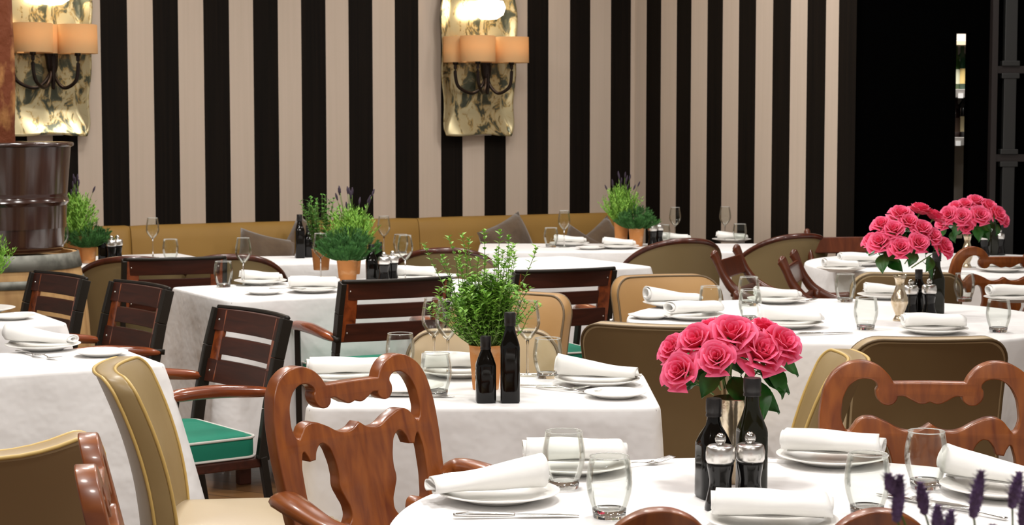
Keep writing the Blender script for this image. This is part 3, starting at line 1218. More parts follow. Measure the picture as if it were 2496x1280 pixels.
def make_ornate():
    r = thing('carved_chair', '', 'chair')
    half_out = [(0.0, .46, 1), (.16, .46, 1), (.205, .46, 1), (.214, .58), (.226, .70), (.231, .80), (.226, .86), (.211, .905), (.184, .932), (.147, .943), (.113, .936), (.090, .918), (.078, .899, 1), (0.0, .900)]
    full = half_out + [(-p[0],) + tuple(p[1:]) for p in half_out[::-1][1:-1]]
    up = [(0, .8655, 1), (.018, .861), (.036, .868), (.055, .877), (.071, .876, 1), (.0735, .866), (.088, .858), (.105, .866), (.110, .882), (.106, .893), (.112, .905), (.135, .913), (.162, .905), (.182, .880), (.190, .845), (.188, .815), (.173, .797), (.160, .808, 1),
          (.148, .822), (.128, .827), (.098, .818), (.055, .799), (.022, .801), (0, .813, 1)]
    upf = up + [(-p[0],) + tuple(p[1:]) for p in up[::-1][1:-1]]
    lo = [(.176, .760), (.166, .777), (.156, .768), (.150, .756, 1), (.139, .757, 1), (.132, .775), (.115, .788), (.096, .780), (.083, .753), (.077, .715), (.079, .690), (.070, .668), (.060, .645), (.062, .620), (.090, .600), (.122, .603), (.124, .618), (.134, .632), (.150, .632), (.156, .618), (.166, .625), (.176, .66), (.180, .71)]
    cu = D.curves.new('carved_back', 'CURVE')
    cu.dimensions = '2D'
    cu.fill_mode = 'BOTH'
    cu.extrude = 0.013
    cu.bevel_depth = 0.0035
    cu.bevel_resolution = 2
    cu.resolution_u = 7
    bez_outline(cu, full)
    bez_outline(cu, upf)
    bez_outline(cu, lo)
    bez_outline(cu, [(-p[0],) + tuple(p[1:]) for p in lo[::-1]])
    tmp = D.objects.new('tmp', cu)
    COL.objects.link(tmp)
    dg = bpy.context.evaluated_depsgraph_get()
    me = D.meshes.new_from_object(tmp.evaluated_get(dg))
    D.objects.remove(tmp)
    me.materials.clear()
    bm = new_bm()
    bm.from_mesh(me)
    D.meshes.remove(me)
    bmesh.ops.remove_doubles(bm, verts=bm.verts, dist=1e-5)
    for v in bm.verts:
        x, z, y = v.co.x, v.co.y, v.co.z
        k = (z - 0.46)
        v.co = Vector((x, -0.205 - 0.235 * k - y, z))
    b = obj('carved_back', bm, M['mahogany'], r, autos=40)
    # seat and legs
    bm = new_bm()
    box(bm, (0, 0.0, 0.425), (0.47, 0.46, 0.06))
    obj('seat_frame', bm, M['mahogany'], r, smooth=False, bevel=0.008)
    bm = new_bm()
    pad(bm, rrect(0.215, 0.20, 0.05), 0.05, lambda x, z: 0, 0.02, 0, 0.015)
    s = obj('seat', bm, M['beige'], r)
    s.location = (0, 0.015, 0.465)
    s.rotation_euler = (PI / 2, 0, 0)
    for sx in (-1, 1):
        bm = new_bm()
        sweep(bm, [(sx * 0.20, -0.20, 0.47), (sx * 0.20, -0.21, 0.3), (sx * 0.20, -0.24, 0.14), (sx * 0.205, -0.31, 0.0)], [0.024, 0.024, 0.021, 0.018], 8, flat=(0.85, 1))
        obj('leg', bm, M['mahogany'], r)
        bm = new_bm()
        sweep(bm, [(sx * 0.205, 0.20, 0.42), (sx * 0.22, 0.225, 0.33), (sx * 0.205, 0.205, 0.16), (sx * 0.21, 0.225, 0.03), (sx * 0.21, 0.23, 0.0)], [0.03, 0.034, 0.02, 0.018, 0.024], 10)
        obj('leg', bm, M['mahogany'], r)
        bm = new_bm()
        sweep(bm, [(sx * 0.218, -0.245, 0.668), (sx * 0.250, -0.225, 0.690), (sx * 0.270, -0.16, 0.684), (sx * 0.276, -0.07, 0.664), (sx * 0.270, 0.02, 0.654), (sx * 0.260, 0.08, 0.650), (sx * 0.260, 0.125, 0.632), (sx * 0.260, 0.12, 0.612)],
              [0.020, 0.032, 0.031, 0.025, 0.024, 0.027, 0.024, 0.015], 12, flat=(1.1, 0.62))
        a = obj('armrest', bm, M['mahogany'], r)
        bm = new_bm()
        sweep(bm, [(sx * 0.260, 0.10, 0.630), (sx * 0.25, 0.07, 0.58), (sx * 0.235, 0.09, 0.50), (sx * 0.232, 0.11, 0.42)], [0.018, 0.017, 0.017, 0.02], 8)
        obj('arm_support', bm, M['mahogany'], a)
    return r


def make_tub():
    """low chair with arched padded back framed in dark wood"""
    r = thing('tub_chair', '', 'chair')
    hw = 0.30
    def yb(a, z):
        return 0
    n = 28
    A0 = math.radians(82)
    def pt(a, z, R):
        return Vector((R * math.sin(a), 0.06 - R * math.cos(a) * 1.0 - 0.10 * (z - 0.4) * math.cos(a), z))
    def top(a):
        t = abs(a) / A0
        return 0.845 - 0.20 * t ** 2.3
    for nm, R1, R2, m in (('backrest', 0.265, 0.285, M['beige']), ('outer_back', 0.286, 0.295, M['tub_back'])):
        bm = new_bm()
        R = []
        for i in range(n + 1):
            a = -A0 + 2 * A0 * i / n
            zt = top(a) - 0.012
            ring = []
            for z, q in ((0.40, R1), (0.55, R1 - (0.02 if nm == 'backrest' else 0)), (zt - 0.1, R1 - (0.018 if nm == 'backrest' else 0)), (zt, R1), (zt, R2), (0.6, R2), (0.40, R2)):
                ring.append(bm.verts.new(pt(a, z, q)))
            R.append(ring)
        for A, B in zip(R, R[1:]):
            for k in range(7):
                bm.faces.new((A[k], A[(k + 1) % 7], B[(k + 1) % 7], B[k]))
        bm.faces.new(R[0]); bm.faces.new(R[-1][::-1])
        obj(nm, bm, m, r, autos=50)
    bm = new_bm()
    pth = [pt(-A0 + 2 * A0 * i / 24, top(-A0 + 2 * A0 * i / 24), 0.283) for i in range(25)]
    sweep(bm, pth, 0.019, 10, 2, flat=(1.1, 0.85))
    obj('top_rail', bm, M['mahogany_dark'], r)
    for s in (-1, 1):
        bm = new_bm()
        e = pt(s * A0, top(A0), 0.283)
        sweep(bm, [e, e + Vector((0, 0.03, -0.04)), Vector((s * 0.27, 0.12, 0.50)), Vector((s * 0.26, 0.18, 0.42)), Vector((s * 0.26, 0.20, 0.2)), Vector((s * 0.26, 0.21, 0.0))], [0.019, 0.021, 0.02, 0.022, 0.018, 0.014], 8)
        obj('leg', bm, M['mahogany_dark'], r)
        bm = new_bm()
        sweep(bm, [(s * 0.20, -0.16, 0.40), (s * 0.20, -0.18, 0.2), (s * 0.21, -0.26, 0.0)], [0.022, 0.02, 0.015], 8)
        obj('leg', bm, M['mahogany_dark'], r)
    bm = new_bm()
    ol = rrect(0.25, 0.23, 0.12)
    pad(bm, ol, 0.11, lambda x, z: 0, 0.02, 0, 0.02)
    s = obj('seat', bm, M['beige'], r)
    s.location = (0, 0.0, 0.40)
    s.rotation_euler = (PI / 2, 0, 0)
    return r


def make_klismos():
    r = thing('scroll_armchair', '', 'chair')
    for s in (-1, 1):
        bm = new_bm()
        x = s * 0.22
        sweep(bm, [(x, -0.322, 0.868), (x, -0.312, 0.862), (x, -0.302, 0.846), (x, -0.288, 0.815), (x, -0.258, 0.755), (x, -0.205, 0.695), (x, -0.10, 0.650), (x, 0.05, 0.640), (x, 0.19, 0.650), (x, 0.23, 0.660)],
              [0.012, 0.024, 0.021, 0.018, 0.020, 0.024, 0.023, 0.020, 0.018, 0.012], 10, up=(1, 0, 0), flat=(1, 0.75))
        sd = obj('side_scroll', bm, M['mahogany_mid'], r)
        bm = new_bm()
        sweep(bm, [(x, 0.19, 0.645), (x, 0.15, 0.56), (x, 0.19, 0.44)], 0.017, 8)
        obj('arm_support', bm, M['mahogany_mid'], sd)
        bm = new_bm()
        sweep(bm, [(x, -0.20, 0.70), (x, -0.20, 0.45), (x, -0.25, 0.2), (x, -0.33, 0.0)], [0.022, 0.024, 0.02, 0.016], 8, up=(1, 0, 0))
        obj('leg', bm, M['mahogany_mid'], r)
        bm = new_bm()
        sweep(bm, [(x, 0.19, 0.44), (x, 0.22, 0.25), (x, 0.27, 0.0)], [0.022, 0.02, 0.016], 8, up=(1, 0, 0))
        obj('leg', bm, M['mahogany_mid'], r)
    bm = new_bm()
    box(bm, (0, -0.282, 0.79), (0.43, 0.022, 0.09), Matrix.Rotation(0.3, 4, 'X'))
    obj('crest_rail', bm, M['mahogany_mid'], r, smooth=False, bevel=0.006)
    bm = new_bm()
    box(bm, (0, -0.225, 0.685), (0.43, 0.02, 0.03))
    obj('lower_rail', bm, M['mahogany_mid'], r, smooth=False, bevel=0.005)
    bm = new_bm()
    box(bm, (0, 0, 0.42), (0.47, 0.44, 0.055))
    obj('seat_frame', bm, M['mahogany_mid'], r, smooth=False, bevel=0.006)
    bm = new_bm()
    pad(bm, rrect(0.21, 0.20, 0.05), 0.05, lambda x, z: 0, 0.02, 0, 0.015)
    s = obj('seat', bm, M['beige'], r)
    s.location = (0, 0, 0.462)
    s.rotation_euler = (PI / 2, 0, 0)
    return r


def chair_by_back(kind, maker, a, b, label, group=None, backy=-0.30, hw=None):
    """a, b: plan positions of the two top corners of the back, left and right for someone sitting"""
    a = Vector((a[0], a[1])); b = Vector((b[0], b[1]))
    d = (b - a)
    mid = (a + b) / 2
    f = Vector((-d.y, d.x)).normalized()      # facing
    c = mid - f * backy
    return copy_of(kind, maker, label, 'chair', (c.x, c.y, 0), face(f.x, f.y), group)


def seat_chair(kind, maker, mid, fdir, label, group=None, backy=-0.30, scale=None):
    f = Vector(fdir[:2]).normalized()
    c = Vector(mid[:2]) - f * backy
    return copy_of(kind, maker, label, 'chair', (c.x, c.y, 0), face(f.x, f.y), group, scale)


SG = 'dark slatted armchairs'
H = 0.85
SS = 0.96
def midp(p, q): return (p + q) / 2
FL = Vector((-0.87, -0.48))      # facing the left tables
seat_chair('slat', make_slat_chair, midp(at(547, 757, 0.842), at(700, 782, 0.842)), (-0.80, -0.60), 'dark slatted armchair nearest of three in a row, green cushion visible', SG, -0.315, SS)
seat_chair('slat', make_slat_chair, midp(at(280, 690, H), at(424, 703, H)), (-0.79, -0.61), 'dark slatted armchair in the middle of the row of three, overlapping the white cloth', SG, -0.315, SS)
seat_chair('slat', make_slat_chair, midp(at(82, 664, H), at(226, 682, H)), (-0.77, -0.64), 'dark slatted armchair in front of the oak barrel', SG, -0.315, SS)
seat_chair('slat', make_slat_chair, midp(at(832, 686, H), at(1105, 682, H)), (-0.45, 0.89), 'dark slatted armchair, back to us, just left of the tall leafy herb', SG, -0.315, SS)
seat_chair('slat', make_slat_chair, midp(at(1252, 664, H), at(1507, 656, H)), (-0.40, 0.91), 'dark slatted armchair, back to us, just right of the tall leafy herb', SG, -0.315, SS)
seat_chair('slat', make_slat_chair, midp(at(302, 638, H), at(548, 626, H)), (-0.30, 0.95), 'dark slatted armchair left of the rosemary table, only its top slats showing', SG, -0.315, SS)

OG = 'carved scroll back armchairs'
seat_chair('ornate', make_ornate, at(846, 885, 0.94).xy, (0.74, -0.67), 'carved mahogany scroll back armchair left of the front table, seen whole', OG, -0.31)
seat_chair('ornate', make_ornate, at(2264, 888, 0.94).xy, (-0.06, -1.0), 'carved mahogany scroll back armchair behind the front table at the right', OG, -0.31)
seat_chair('ornate', make_ornate, (-0.657, 2.86), (0.975, 0.21), 'carved mahogany scroll back chair seen edge-on at the bottom left', OG, -0.31)
seat_chair('ornate', make_ornate, at(1875, 1249, 0.94).xy, (0.02, 1.0), 'carved mahogany chair in front of the front table, only its two top scrolls showing', OG, -0.31)
seat_chair('ornate', make_ornate, at(2452, 604, 0.94).xy, (-0.08, 1.0), 'dark carved scroll back chair at the far table on the right edge', OG, -0.31)

UG = 'upholstered leather chairs'
beige = mk_uph(M['beige'], M['olive'], M['pipe_dark'])
tanm = mk_uph(M['tan'], M['olive'], M['pipe_dark'])
khaki = mk_uph(M['khaki'], M['khaki'], M['pipe'], hw=0.225, h=0.86, tb=0.055, seatm=M['cream_leather'])
wavy = mk_uph(M['beige'], M['olive'], M['pipe'], hw=0.225, h=0.80, wave=0.035)
wavy = mk_uph(M['beige'], M['brown_back'], M['pipe'], hw=0.225, h=0.82, wave=0.045)
seat_chair('khaki', khaki, (-0.988, 4.50), (1.0, 0.12), 'khaki leather chair with golden piping at the left front, seat pointing right', UG, -0.33)
seat_chair('wavy', wavy, (-1.00, 3.53), (-0.45, 0.89), 'leather chair with a dipping top edge and brown back at bottom left corner', UG, -0.31)
seat_chair('tan', tanm, (0.015, 6.62), (-0.40, -0.92), 'tan leather chair beside the tall leafy herb, in front of the slatted chair', UG, -0.31)
seat_chair('tan', tanm, (0.600, 7.38), (0.30, -0.95), 'tan leather chair behind the white folded napkins of the big right table', UG, -0.31)
seat_chair('beige', beige, (0.415, 5.58), (0.36, 0.93), 'leather chair with a plain brown back between the middle table and the pink roses', UG, -0.31)
seat_chair('beige', beige, at(2272, 822, 0.845).xy, (-0.03, 1.0), 'leather chair with dark olive back behind the carved chair on the right', UG, -0.31)
seat_chair('khaki', khaki, (0.87, 4.66), (-1.0, 0.13), 'khaki leather chair seen side-on between the roses and the carved chair', UG, -0.33)
seat_chair('beige', beige, (-0.085, 5.42), (0.0, -1.0), 'cream leather chair tucked behind the middle table, seen through the glasses', UG, -0.31)
seat_chair('beige', beige, at(2215, 665, 0.845).xy, (0.05, 1.0), 'leather chair with olive back between the big right table and the far table', UG, -0.31)

TG = 'arched back tub chairs'
seat_chair('tub', make_tub, at(1675, 585, 0.85).xy, (-0.30, 0.95), 'arched back tub chair framed in dark wood, below the corner of the striped walls', TG, -0.26)
seat_chair('tub', make_tub, at(1955, 573, 0.85).xy, (-0.38, 0.93), 'arched back tub chair framed in dark wood at the right end of the striped wall', TG, -0.26)
seat_chair('tub', make_tub, at(1085, 608, 0.85).xy, (-0.05, 1.0), 'arched back tub chair partly hidden behind the tall leafy herb', TG, -0.26)
seat_chair('tub', make_tub, at(318, 629, 0.85).xy, (-0.15, 0.98), 'arched back tub chair right of the oak barrel', TG, -0.26)
seat_chair('tub', make_tub, at(560, 624, 0.85).xy, (-0.20, 0.98), 'arched back tub chair behind the tumbler and wine glass of the left table', TG, -0.26)
KG = 'scroll sided armchairs'
seat_chair('klis', make_klismos, (at(1768, 608, 0.87)).xy, (0.94, -0.34), 'scroll sided mahogany armchair between the two tub chairs', KG, -0.31)
seat_chair('klis', make_klismos, (at(1920, 622, 0.87)).xy, (0.96, -0.26), 'scroll sided mahogany armchair left of the big rose bouquet', KG, -0.31)
seat_chair('klis', make_klismos, (1.83, 10.05), (0.15, -1), 'mahogany armchair behind the far table, only its crest rail showing', KG, -0.28)

# ------------------------------------------------------------------ tableware builders
def make_tumbler():
    r = thing('tumbler', '', 'glass')
    bm = new_bm()
    o = [(0.030, 0.016), (0.0345, 0.028), (0.0395, 0.046), (0.0415, 0.062), (0.0405, 0.080), (0.0375, 0.098), (0.0355, 0.110)]
    i = [(x - 0.0018, z) for x, z in o]
    lathe(bm, o + [(0.0347, 0.1112)] + i[::-1], 40)
    obj('bowl', bm, M['glass'], r)
    bm = new_bm()
    lathe(bm, [(0, 0.0), (0.027, 0.0), (0.0292, 0.002), (0.0305, 0.017), (0.027, 0.0165), (0.0, 0.0135)], 40)
    obj('thick_base', bm, M['base_glass'], r)
    bm = new_bm()
    circ = [(0.0349 * math.cos(a * PI / 20), 0.0349 * math.sin(a * PI / 20), 0.111) for a in range(40)]
    sweep(bm, circ, 0.0011, 6, 1, True)
    obj('rim', bm, M['glass_rim'], r)
    return r


def make_wineglass():
    r = thing('wine_glass', '', 'glass')
    bm = new_bm()
    o = [(0.0035, 0.097), (0.012, 0.104), (0.024, 0.118), (0.0325, 0.133), (0.0355, 0.146), (0.0345, 0.165), (0.0305, 0.188), (0.0270, 0.208)]
    i = [(max(x - 0.0012, 0.0005), z + (0.002 if k < 3 else 0)) for k, (x, z) in enumerate(o)]
    lathe(bm, o + [(0.0264, 0.2088)] + i[::-1] + [(0, 0.1)], 36)
    obj('bowl', bm, M['glass'], r)
    bm = new_bm()
    lathe(bm, [(0, 0.003), (0.0045, 0.006), (0.0032, 0.02), (0.0030, 0.08), (0.0042, 0.098), (0, 0.100)], 14)
    obj('stem', bm, M['base_glass'], r)
    bm = new_bm()
    lathe(bm, [(0, 0), (0.033, 0.0), (0.0335, 0.001), (0.012, 0.0035), (0.004, 0.007), (0, 0.007)], 32)
    obj('foot', bm, M['glass'], r)
    bm = new_bm()
    circ = [(0.0267 * math.cos(a * PI / 18), 0.0267 * math.sin(a * PI / 18), 0.2086) for a in range(36)]
    sweep(bm, circ, 0.0009, 6, 1, True)
    obj('rim', bm, M['glass_rim'], r)
    return r


M['glass_rim'] = mat('glass_rim', (0.9, 0.9, 0.88), 0.08, trans=0.6, spec=0.8)


def make_plate():
    bm = new_bm()
    lathe(bm, [(0, 0.0), (0.062, 0.0), (0.066, 0.003), (0.088, 0.010), (0.115, 0.0175), (0.1155, 0.019), (0.113, 0.0200), (0.088, 0.0130), (0.066, 0.0070), (0, 0.006)], 56)
    return obj('dinner_plate', bm, M['china'], autos=60)


def make_bread():
    bm = new_bm()
    lathe(bm, [(0, 0.0), (0.046, 0.0), (0.050, 0.003), (0.066, 0.009), (0.080, 0.0135), (0.0805, 0.015), (0.078, 0.0155), (0.064, 0.011), (0.050, 0.006), (0, 0.005)], 48)
    return obj('bread_plate', bm, M['china'], autos=60)


def napkin_mesh(L, a, b, turns, taper, loop=1.0, seed=1, peak=0.0):
    def make():
        rnd = random.Random(seed)
        bm = new_bm()
        nx = 16
        npf = int(26 * turns)
        rows = []
        for i in range(nx + 1):
            f = i / nx
            x = -L / 2 + L * f
            k = 1 - taper * f
            kk = loop * (1 - f) ** 2 * peak
            row = []
            for j in range(npf + 1):
                t = j / npf
                ang2 = -PI / 2 + 2 * PI * turns * t
                sh = 1 - 0.55 * t
                yy = a * sh * math.cos(ang2) * (1 + 0.05 * f)
                zz = (b * k + kk) * sh * math.sin(ang2) + (b * k + kk)
                # flatten: fold-like section rather than a perfect circle
                yy = math.copysign(abs(yy / a) ** 0.85 * a, yy)
                xx = x + 0.008 * math.sin(ang2 * 0.5 + seed) * (f - 0.3) + 0.012 * t * (1 if f > 0.5 else -1) * abs(f - 0.5) * 2
                row.append(bm.verts.new((xx, yy + 0.003 * math.sin(f * 5 + seed), zz + 0.0012 * math.sin(9 * f + j * 0.4))))
            rows.append(row)
        for A, B in zip(rows, rows[1:]):
            for j in range(npf):
                bm.faces.new((A[j], A[j + 1], B[j + 1], B[j]))
        return obj('napkin', bm, M['napkin'], solid=0.003)
    return make


NAP = {'roll': napkin_mesh(0.205, 0.046, 0.023, 2.1, 0.45, peak=0.010, seed=2),
       'wide': napkin_mesh(0.19, 0.052, 0.025, 2.0, 0.15, peak=0.0, seed=5),
       'small': napkin_mesh(0.16, 0.042, 0.020, 2.0, 0.3, peak=0.004, seed=9)}


def make_fork():
    bm = new_bm()
    sweep(bm, [(0, -0.10, 0.004), (0, -0.06, 0.006), (0, 0.0, 0.009), (0, 0.035, 0.005)], [0.0062, 0.0045, 0.0026, 0.003], 8, 5, flat=(1, 0.35))
    sweep(bm, [(0, 0.03, 0.005), (0, 0.045, 0.004), (0, 0.055, 0.005)], [0.004, 0.0115, 0.0125], 8, 4, flat=(1, 0.12))
    for k in range(4):
        x = -0.0095 + 0.0063 * k
        sweep(bm, [(x, 0.053, 0.005), (x, 0.075, 0.008), (x * 0.92, 0.100, 0.013)], [0.0021, 0.0018, 0.0010], 6, 3)
    return obj('fork', bm, M['steel'])


def make_knife():
    r = thing('table_knife', '', 'knife')
    bm = new_bm()
    sweep(bm, [(0, -0.11, 0.006), (0, -0.08, 0.007), (0, -0.02, 0.006), (0, 0.0, 0.006)], [0.005, 0.0078, 0.0062, 0.0045], 10, 4, flat=(1, 0.65))
    obj('handle', bm, M['steel'], r)
    bm = new_bm()
    sweep(bm, [(0, -0.005, 0.006), (0, 0.02, 0.005), (0.001, 0.08, 0.004), (0.003, 0.115, 0.003)], [0.004, 0.0095, 0.010, 0.003], 8, 5, flat=(1, 0.10))
    obj('blade', bm, M['steel'], r)
    return r


def make_mill():
    r = thing('pepper_mill', '', 'mill')
    bm = new_bm()
    lathe(bm, [(0, 0), (0.0275, 0), (0.0285, 0.003), (0.026, 0.018), (0.0205, 0.042), (0.0200, 0.055), (0.0225, 0.070), (0.0245, 0.082), (0.0240, 0.088), (0, 0.088)], 28)
    obj('body', bm, M['mill'], r)
    bm = new_bm()
    lathe(bm, [(0, 0.086), (0.0245, 0.0865), (0.0268, 0.092), (0.0272, 0.104), (0.0255, 0.115), (0.0215, 0.1185), (0, 0.119)], 28)
    cp = obj('steel_cap', bm, M['brushed'], r)
    bm = new_bm()
    lathe(bm, [(0, 0.117), (0.004, 0.1175), (0.005, 0.120), (0.0092, 0.124), (0.0105, 0.130), (0.0088, 0.136), (0.0035, 0.1405), (0, 0.141)], 20)
    obj('knob', bm, M['steel'], cp)
    return r


def sq_lathe(bm, prof, n=32):
    """prof of (r, z, p): superellipse section, p large = square"""
    rings = []
    for r, z, p in prof:
        if r < 1e-5:
            rings.append([bm.verts.new((0, 0, z))])
            continue
        ring = []
        for i in range(n):
            a = 2 * PI * i / n
            c, s = math.cos(a), math.sin(a)
            k = (abs(c) ** p + abs(s) ** p) ** (-1 / p)
            ring.append(bm.verts.new((r * k * c, r * k * s, z)))
        rings.append(ring)
    for A, B in zip(rings, rings[1:]):
        for i in range(n):
            j = (i + 1) % n
            if len(A) == 1:
                bm.faces.new((A[0], B[j], B[i]))
            elif len(B) == 1:
                bm.faces.new((A[i], A[j], B[0]))
            else:
                bm.faces.new((A[i], A[j], B[j], B[i]))


def mk_bottle(h, r, matk, sq=6, shoulder=0.62, neck=0.0125):
    def make():
        o = thing('oil_bottle', '', 'bottle')
        bm = new_bm()
        s = h * shoulder
        sq_lathe(bm, [(0, 0.003, sq), (r * 0.93, 0, sq), (r, 0.004, sq), (r, s * 0.92, sq), (r * 0.96, s * 0.98, sq * 0.8), (r * 0.78, s + 0.012, 3), (neck * 1.2, s + 0.028, 2), (neck, s + 0.04, 2), (neck * 0.95, h - 0.03, 2), (neck, h - 0.012, 2), (0, h - 0.012, 2)])
        obj('body', bm, M[matk], o, autos=50)
        bm = new_bm()
        lathe(bm, [(0, h - 0.034), (neck * 1.18, h - 0.034), (neck * 1.22, h - 0.031), (neck * 1.12, h - 0.028), (neck * 1.2, h - 0.025), (neck * 1.2, h - 0.003), (neck * 1.1, h), (0, h)], 24)
        obj('screw_cap', bm, M['capm'], o, autos=50)
        return o
    return make


def make_terracotta(r, h):
    bm = new_bm()
    lathe(bm, [(0, 0.0), (r * 0.74, 0.0), (r * 0.76, 0.003), (r * 0.95, h * 0.97), (r, h), (r * 0.93, h + 0.001), (r * 0.88, h - 0.012), (0, h - 0.014)], 40)
    return bm


def potted(label, loc, r, h, kind, seed=1, sc_=1.0, group='potted herbs on the tables'):
    rnd = random.Random(seed)
    t = thing('potted_herb', label, 'plant', loc, rnd.uniform(0, 6), group)
    obj('pot', make_terracotta(r, h), M['terra'], t, autos=50)
    bm = new_bm()
    lathe(bm, [(0, h - 0.006), (r * 0.9, h - 0.008), (r * 0.88, h - 0.0135), (0, h - 0.0135)], 24)
    obj('soil', bm, M['soil'], t)
    bm = new_bm()      # leaves
    sm = new_bm()      # stems
    if kind == 'rosemary':
        for k in range(150):
            a = rnd.uniform(0, 2 * PI)
            el = math.acos(rnd.uniform(0.02, 1)) * 0.98
            d = Vector((math.sin(el) * math.cos(a), math.sin(el) * math.sin(a), math.cos(el) * 0.85 + 0.12)).normalized()
            b = Vector((r * 0.5 * math.cos(a) * math.sin(el), r * 0.5 * math.sin(a) * math.sin(el), h - 0.01))
            L = rnd.uniform(0.075, 0.115) * sc_
            p = [b, b + d * L * 0.5, b + d * L * 0.85 + Vector((0, 0, 0.012)), b + d * L + Vector((0, 0, 0.022))]
            C = crom(p, 7)
            for i, q in enumerate(C[3:]):
                for m_ in range(4):
                    aa = rnd.uniform(0, 2 * PI)
                    side = Vector((math.cos(aa), math.sin(aa), 0.4))
                    leafq(bm, q, (d * 0.8 + side * 0.75), side, rnd.uniform(0.014, 0.024) * sc_, 0.0024 * sc_, 0.1)
    elif kind == 'lavender':
        for k in range(190):
            a = rnd.uniform(0, 2 * PI)
            el = abs(rnd.gauss(0, 0.42))
            el = min(el, 0.9)
            d = Vector((math.sin(el) * math.cos(a), math.sin(el) * math.sin(a), math.cos(el)))
            b = Vector((r * 0.5 * math.cos(a), r * 0.5 * math.sin(a), h - 0.01))
            L = rnd.uniform(0.10, 0.165) * (1.15 - 0.35 * el) * sc_
            for i in range(15):
                f = 0.15 + 0.85 * i / 15
                q = b + d * L * f + Vector((0, 0, 0.02 * f * f))
                for m_ in range(2):
                    aa = rnd.uniform(0, 2 * PI)
                    side = Vector((math.cos(aa), math.sin(aa), 0.5))
                    leafq(bm, q, d * 0.6 + side * 0.9, side, rnd.uniform(0.012, 0.022) * sc_, 0.0045 * sc_, 0.1, 0.1)
        for k in range(15):
            a = rnd.uniform(0, 2 * PI)
            el = abs(rnd.gauss(0, 0.26))
            d = Vector((math.sin(el) * math.cos(a), math.sin(el) * math.sin(a), math.cos(el)))
            b = Vector((0, 0, h))
            L = rnd.uniform(0.17, 0.24) * sc_
            e = b + d * L
            sweep(sm, [b, b + d * L * 0.5, e], 0.0011 * sc_, 5, 3)
            fm = new_bm()
            sweep(fm, [e - d * 0.004, e + d * 0.012 * sc_, e + d * 0.026 * sc_], [0.0022 * sc_, 0.0048 * sc_, 0.0016 * sc_], 7, 3)
            obj('flower_spike', fm, M['lav_dark'], t)
    elif kind == 'mint':
        for k in range(46):
            a = rnd.uniform(0, 2 * PI)
            el = abs(rnd.gauss(0, 0.42))
            d = Vector((math.sin(el) * math.cos(a), math.sin(el) * math.sin(a), math.cos(el)))
            b = Vector((r * 0.4 * math.cos(a), r * 0.4 * math.sin(a), h - 0.01))
            L = rnd.uniform(0.08, 0.17) * sc_
            P = [b, b + d * L * 0.5, b + d * L + Vector((0, 0, 0.02))]
            sweep(sm, P, 0.0013, 5, 3)
            C = crom(P, 5)
            for i, q in enumerate(C[2:]):
                aa = rnd.uniform(0, PI)
                for s in (0, PI):
                    side = Vector((math.cos(aa + s), math.sin(aa + s), 0.25))
                    leafq(bm, q, side + d * 0.5, Vector((0, 0, 1)), rnd.uniform(0.016, 0.028), 0.014, 0.15, 0.2)
    elif kind == 'oregano':
        for k in range(300):
            tall = k < 26
            a = rnd.uniform(0, 2 * PI)
            el = rnd.uniform(0.02, 0.52) if tall else abs(rnd.gauss(0, 0.44))
            el = min(el, 0.95)
            d = Vector((math.sin(el) * math.cos(a), math.sin(el) * math.sin(a), math.cos(el)))
            b = Vector((r * 0.55 * math.cos(a), r * 0.55 * math.sin(a), h - 0.01))
            L = rnd.uniform(0.21, 0.305) if tall else rnd.uniform(0.07, 0.18)
            wob = Vector((rnd.uniform(-1, 1), rnd.uniform(-1, 1), 0)) * 0.018
            P = [b, b + d * L * 0.4 + wob, b + d * L * 0.8 - wob * 0.3 + Vector((0, 0, 0.01)), b + d * L + Vector((0, 0, 0.015))]
            sweep(sm, P, [0.0014, 0.0012, 0.001, 0.0006], 5, 4)
            C = crom(P, 5 if tall else 4)
            for i, q in enumerate(C[3:]):
                aa = rnd.uniform(0, PI)
                for s in (0, PI):
                    side = Vector((math.cos(aa + s), math.sin(aa + s), 0.35))
                    ll = rnd.uniform(0.012, 0.022) * (1.0 if tall else 1.0)
                    leafq(bm, q, side + d * 0.4, Vector((0, 0, 1)), ll, ll * 0.55, 0.15, 0.15)
                    if tall and i > 8 and rnd.random() < 0.6:
                        leafq(bm, q, side * 0.5 + d, side, 0.010, 0.005, 0.15, 0.1)
        # a few broad mint-like leaves in the middle
        for k in range(24):
            a = rnd.uniform(0, 2 * PI)
            q = Vector((0.045 * math.cos(a) * rnd.random(), 0.045 * math.sin(a) * rnd.random(), h + rnd.uniform(0.13, 0.20)))
            sweep(sm, [q - Vector((q.x * 0.5, q.y * 0.5, 0.1)), q], 0.0012, 5, 1)
            for s in (0, PI):
                side = Vector((math.cos(a + s), math.sin(a + s), 0.25))
                leafq(bm, q, side, Vector((0, 0, 1)), 0.026, 0.018, 0.15, 0.3)
    if kind == 'lavender':
        pass
    mt = {'rosemary': 'leaf_dark', 'lavender': 'leaf_bright', 'mint': 'leaf_mid', 'oregano': 'leaf_bright'}[kind]
    obj('foliage', bm, M[mt], t, smooth=False)
    if len(sm.verts):
        obj('stems', sm, M['stem'], t)
    else:
        sm.free()
    return t


